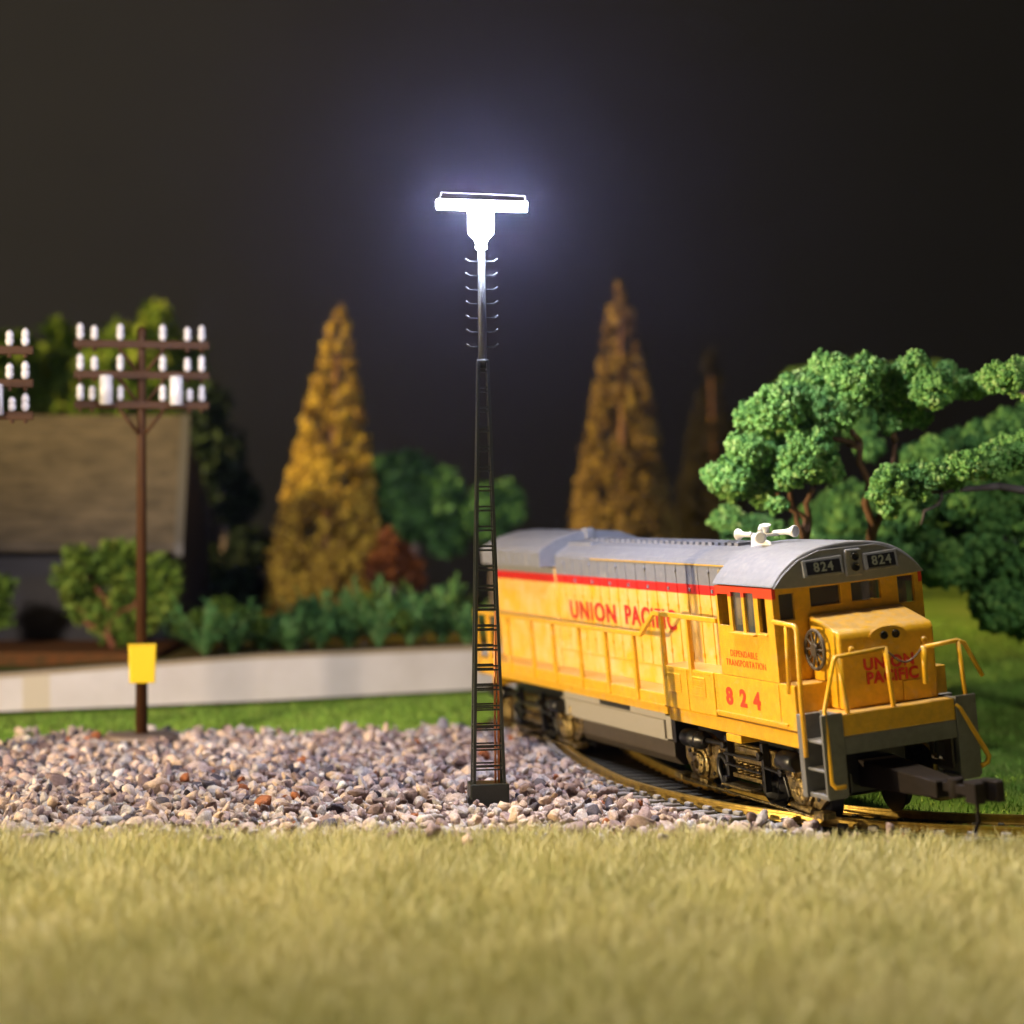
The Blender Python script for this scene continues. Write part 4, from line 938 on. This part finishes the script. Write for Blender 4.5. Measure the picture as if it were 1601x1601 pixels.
# ferns along the wall
def fern(u, vtop, Yd, spread, label, seed):
    rs = np.random.default_rng(seed); zb = 1.62; H = rs.uniform(.95, 1.5)*(1000-vtop)*Yd/FPX; base = Vector(((u-800.5)*Yd/FPX, Yd, zb))
    mb = MB(); tl = []
    for k in range(34):
        a = rs.uniform(0, 2*PI); L_ = H*rs.uniform(.45, 1.15); sp = spread*rs.uniform(.3, 1.5); n = 9; pp = []
        for i in range(n):
            t = i/(n-1); pp.append(Vector((math.cos(a)*sp*1.25*t**1.2, math.sin(a)*sp*.8*t**1.2, L_*(t-.38*t*t*rs.uniform(.5, 1.3)))))
        sd = Vector((-math.sin(a), math.cos(a), 0))
        for i in range(1, n):                          # leaflets in pairs
            w = .17*math.sin(PI*(i/n)**.8)+.05; d = (pp[i]-pp[i-1])*1.4
            for s in (-1, 1): mb.add([pp[i-1], pp[i-1]+sd*s*w+d*.9, pp[i]], [(0, 1, 2)]); tl += [.0]
    o = mb.build('fern', M['fern']); o.location = base
    a_ = o.data.attributes.new('tint', 'FLOAT', 'POINT'); a_.data.foreach_set('value', np.clip(rs.normal(.5, .25, len(o.data.vertices)), 0, 1).astype(np.float32))
    tag(o, label, 'fern', 'ferns along the retaining wall')
    return o
fl = [(320, 925, 1.3, 'blue-green fern at the left end of the fern row, nearest the house gable'),
      (365, 930, 1.2, 'low fern second from the left in the row on the wall'),
      (412, 935, 1.1, 'fern in front of the left foot of the golden conifer'),
      (455, 930, 1.1, 'fern at the left front of the golden conifer foot'),
      (500, 918, 1.0, 'upright fern in front of the middle of the golden conifer'),
      (545, 905, 1.3, 'broad pale fern in front of the right foot of the golden conifer'),
      (592, 915, 1.1, 'fern directly in front of the rust red shrub'),
      (640, 900, 1.3, 'tall spiky fern just right of the rust red shrub'),
      (690, 905, 1.2, 'fern second to last before the light mast'),
      (730, 925, 1.0, 'last fern on the right, right behind the light mast')]
for i, (u, v, sp, lb) in enumerate(fl):
    Yd = float(wallY((u-800.5)*77/FPX))+1.9+.5*(i % 3); fern(u, v, Yd, sp, lb, 100+i)

for u, v, lb in ((345, 965, 'dark leafy ground shrub among the ferns at the left end of the row'), (480, 970, 'dark leafy ground shrub among the ferns before the golden conifer foot'),
                 (570, 960, 'dark leafy ground shrub among the ferns left of the rust red shrub'), (665, 962, 'dark leafy ground shrub among the ferns near the light mast')):
    Yd = float(wallY((u-800.5)*77/FPX))+3.0; b0 = Vector(((u-800.5)*Yd/FPX, Yd, 1.55))
    tree('ground_shrub', lb, 'shrub', lobes_world([(u-34, v+8, 20), (u, v-8, 24), (u+30, v+6, 22), (u+60, v+12, 16), (u-60, v+14, 16)], Yd, .4), b0, M['leafy'] if u in (345, 570) else M['leafdark'], M['barkgrey'], 'leaf', [(b0, b0+Vector((.1, 0, .9)), .06, .03)], group='ground shrubs among the ferns', n=1500, lsize=.15)

# ------------------------------------------------------------------ backdrop
M['night'] = mat('dark_studio_backdrop', (.050, .045, .038), .95, spec=.05, noise=.12, nscale=.02)
mb = MB(); n = 24; vs = []
for i in range(n+1):
    a = R(-62+124*i/n); x = 175*math.sin(a); y = 20+140*math.cos(a); vs += [(x, y, -3), (x, y, 130)]
mb.add(vs, [(2*i, 2*i+2, 2*i+3, 2*i+1) for i in range(n)])
bd = mb.build('sky', M['night']); tag(bd, kind='structure')
for p in bd.data.polygons: p.use_smooth = True

# ------------------------------------------------------------------ volume added to imitate lens glow round the lamp
hz = bpy.data.materials.new('lens_glow_volume'); hz.use_nodes = True; nt = hz.node_tree
nt.nodes.remove(nt.nodes['Principled BSDF']); pv = nt.nodes.new('ShaderNodeVolumePrincipled')
pv.inputs['Color'].default_value = (.62, .60, .97, 1); pv.inputs['Density'].default_value = GLOW_HAZE; pv.inputs['Anisotropy'].default_value = .92
nt.links.new(pv.outputs['Volume'], nt.nodes['Material Output'].inputs['Volume'])
mb = MB(); mb.box(-80, 80, -32, 128, -1.2, 19.5); tag(mb.build('glow_haze', hz), kind='stuff')

# ------------------------------------------------------------------ lights
def spot(name, loc, target, power, color, size, blend, rad):
    l = bpy.data.lights.new(name, 'SPOT'); l.energy = power; l.color = color; l.spot_size = R(size); l.spot_blend = blend; l.shadow_soft_size = rad
    o = bpy.data.objects.new(name, l); col.objects.link(o); o.location = loc
    o.rotation_euler = (Vector(target)-Vector(loc)).to_track_quat('-Z', 'Y').to_euler(); return o
spot('warm_desk_lamp', (-62, 30, 7.5), (2, 50, 4.5), 270000, (1, .76, .42), 44, .7, .9)
spot('warm_tree_fill', (-70, 55, 42), (-2, 92, 15), 720000, (1, .68, .26), 31, .8, 3)  # added unseen spot, aimed high to warm the conifer tops
spot('backdrop_fill', (-70, 60, 30), (-52, 160, 45), 270000, (1, .90, .74), 84, 1, 4)  # added unseen spot that brightens the backdrop at upper left
spot('backdrop_fill_right', (60, 40, 60), (60, 140, 30), 80000, (1, .92, .80), 90, 1, 6)  # second added spot, lifts the right part of the backdrop
spot('right_side_fill', (34, 2, 26), (17, 62, 4), 60000, (.95, .95, 1), 22, .8, 4)  # added fill aimed at the dark tree at right
spot('overhead_fill', (-12, 40, 80), (0, 30, 0), 470000, (1, .89, .72), 32, .6, 5)  # added overhead spot, cone shaped to light the foreground grass
spot('left_side_fill', (-34, -12, 30), (-11, 70, 0), 330000, (1, .80, .62), 19, .7, 3)  # added fill for wall and ferns, narrow enough to miss the nose

w = bpy.data.worlds.new('World'); scn.world = w; w.use_nodes = True
bg = w.node_tree.nodes['Background']; bg.inputs['Color'].default_value = (.75, .78, 1, 1); bg.inputs['Strength'].default_value = .024

scn.view_settings.view_transform = 'Standard'; scn.view_settings.look = 'None'; scn.view_settings.exposure = 0; scn.view_settings.gamma = 1
scn.render.engine = 'CYCLES'
scn.cycles.max_bounces = 6; scn.cycles.sample_clamp_indirect = 6
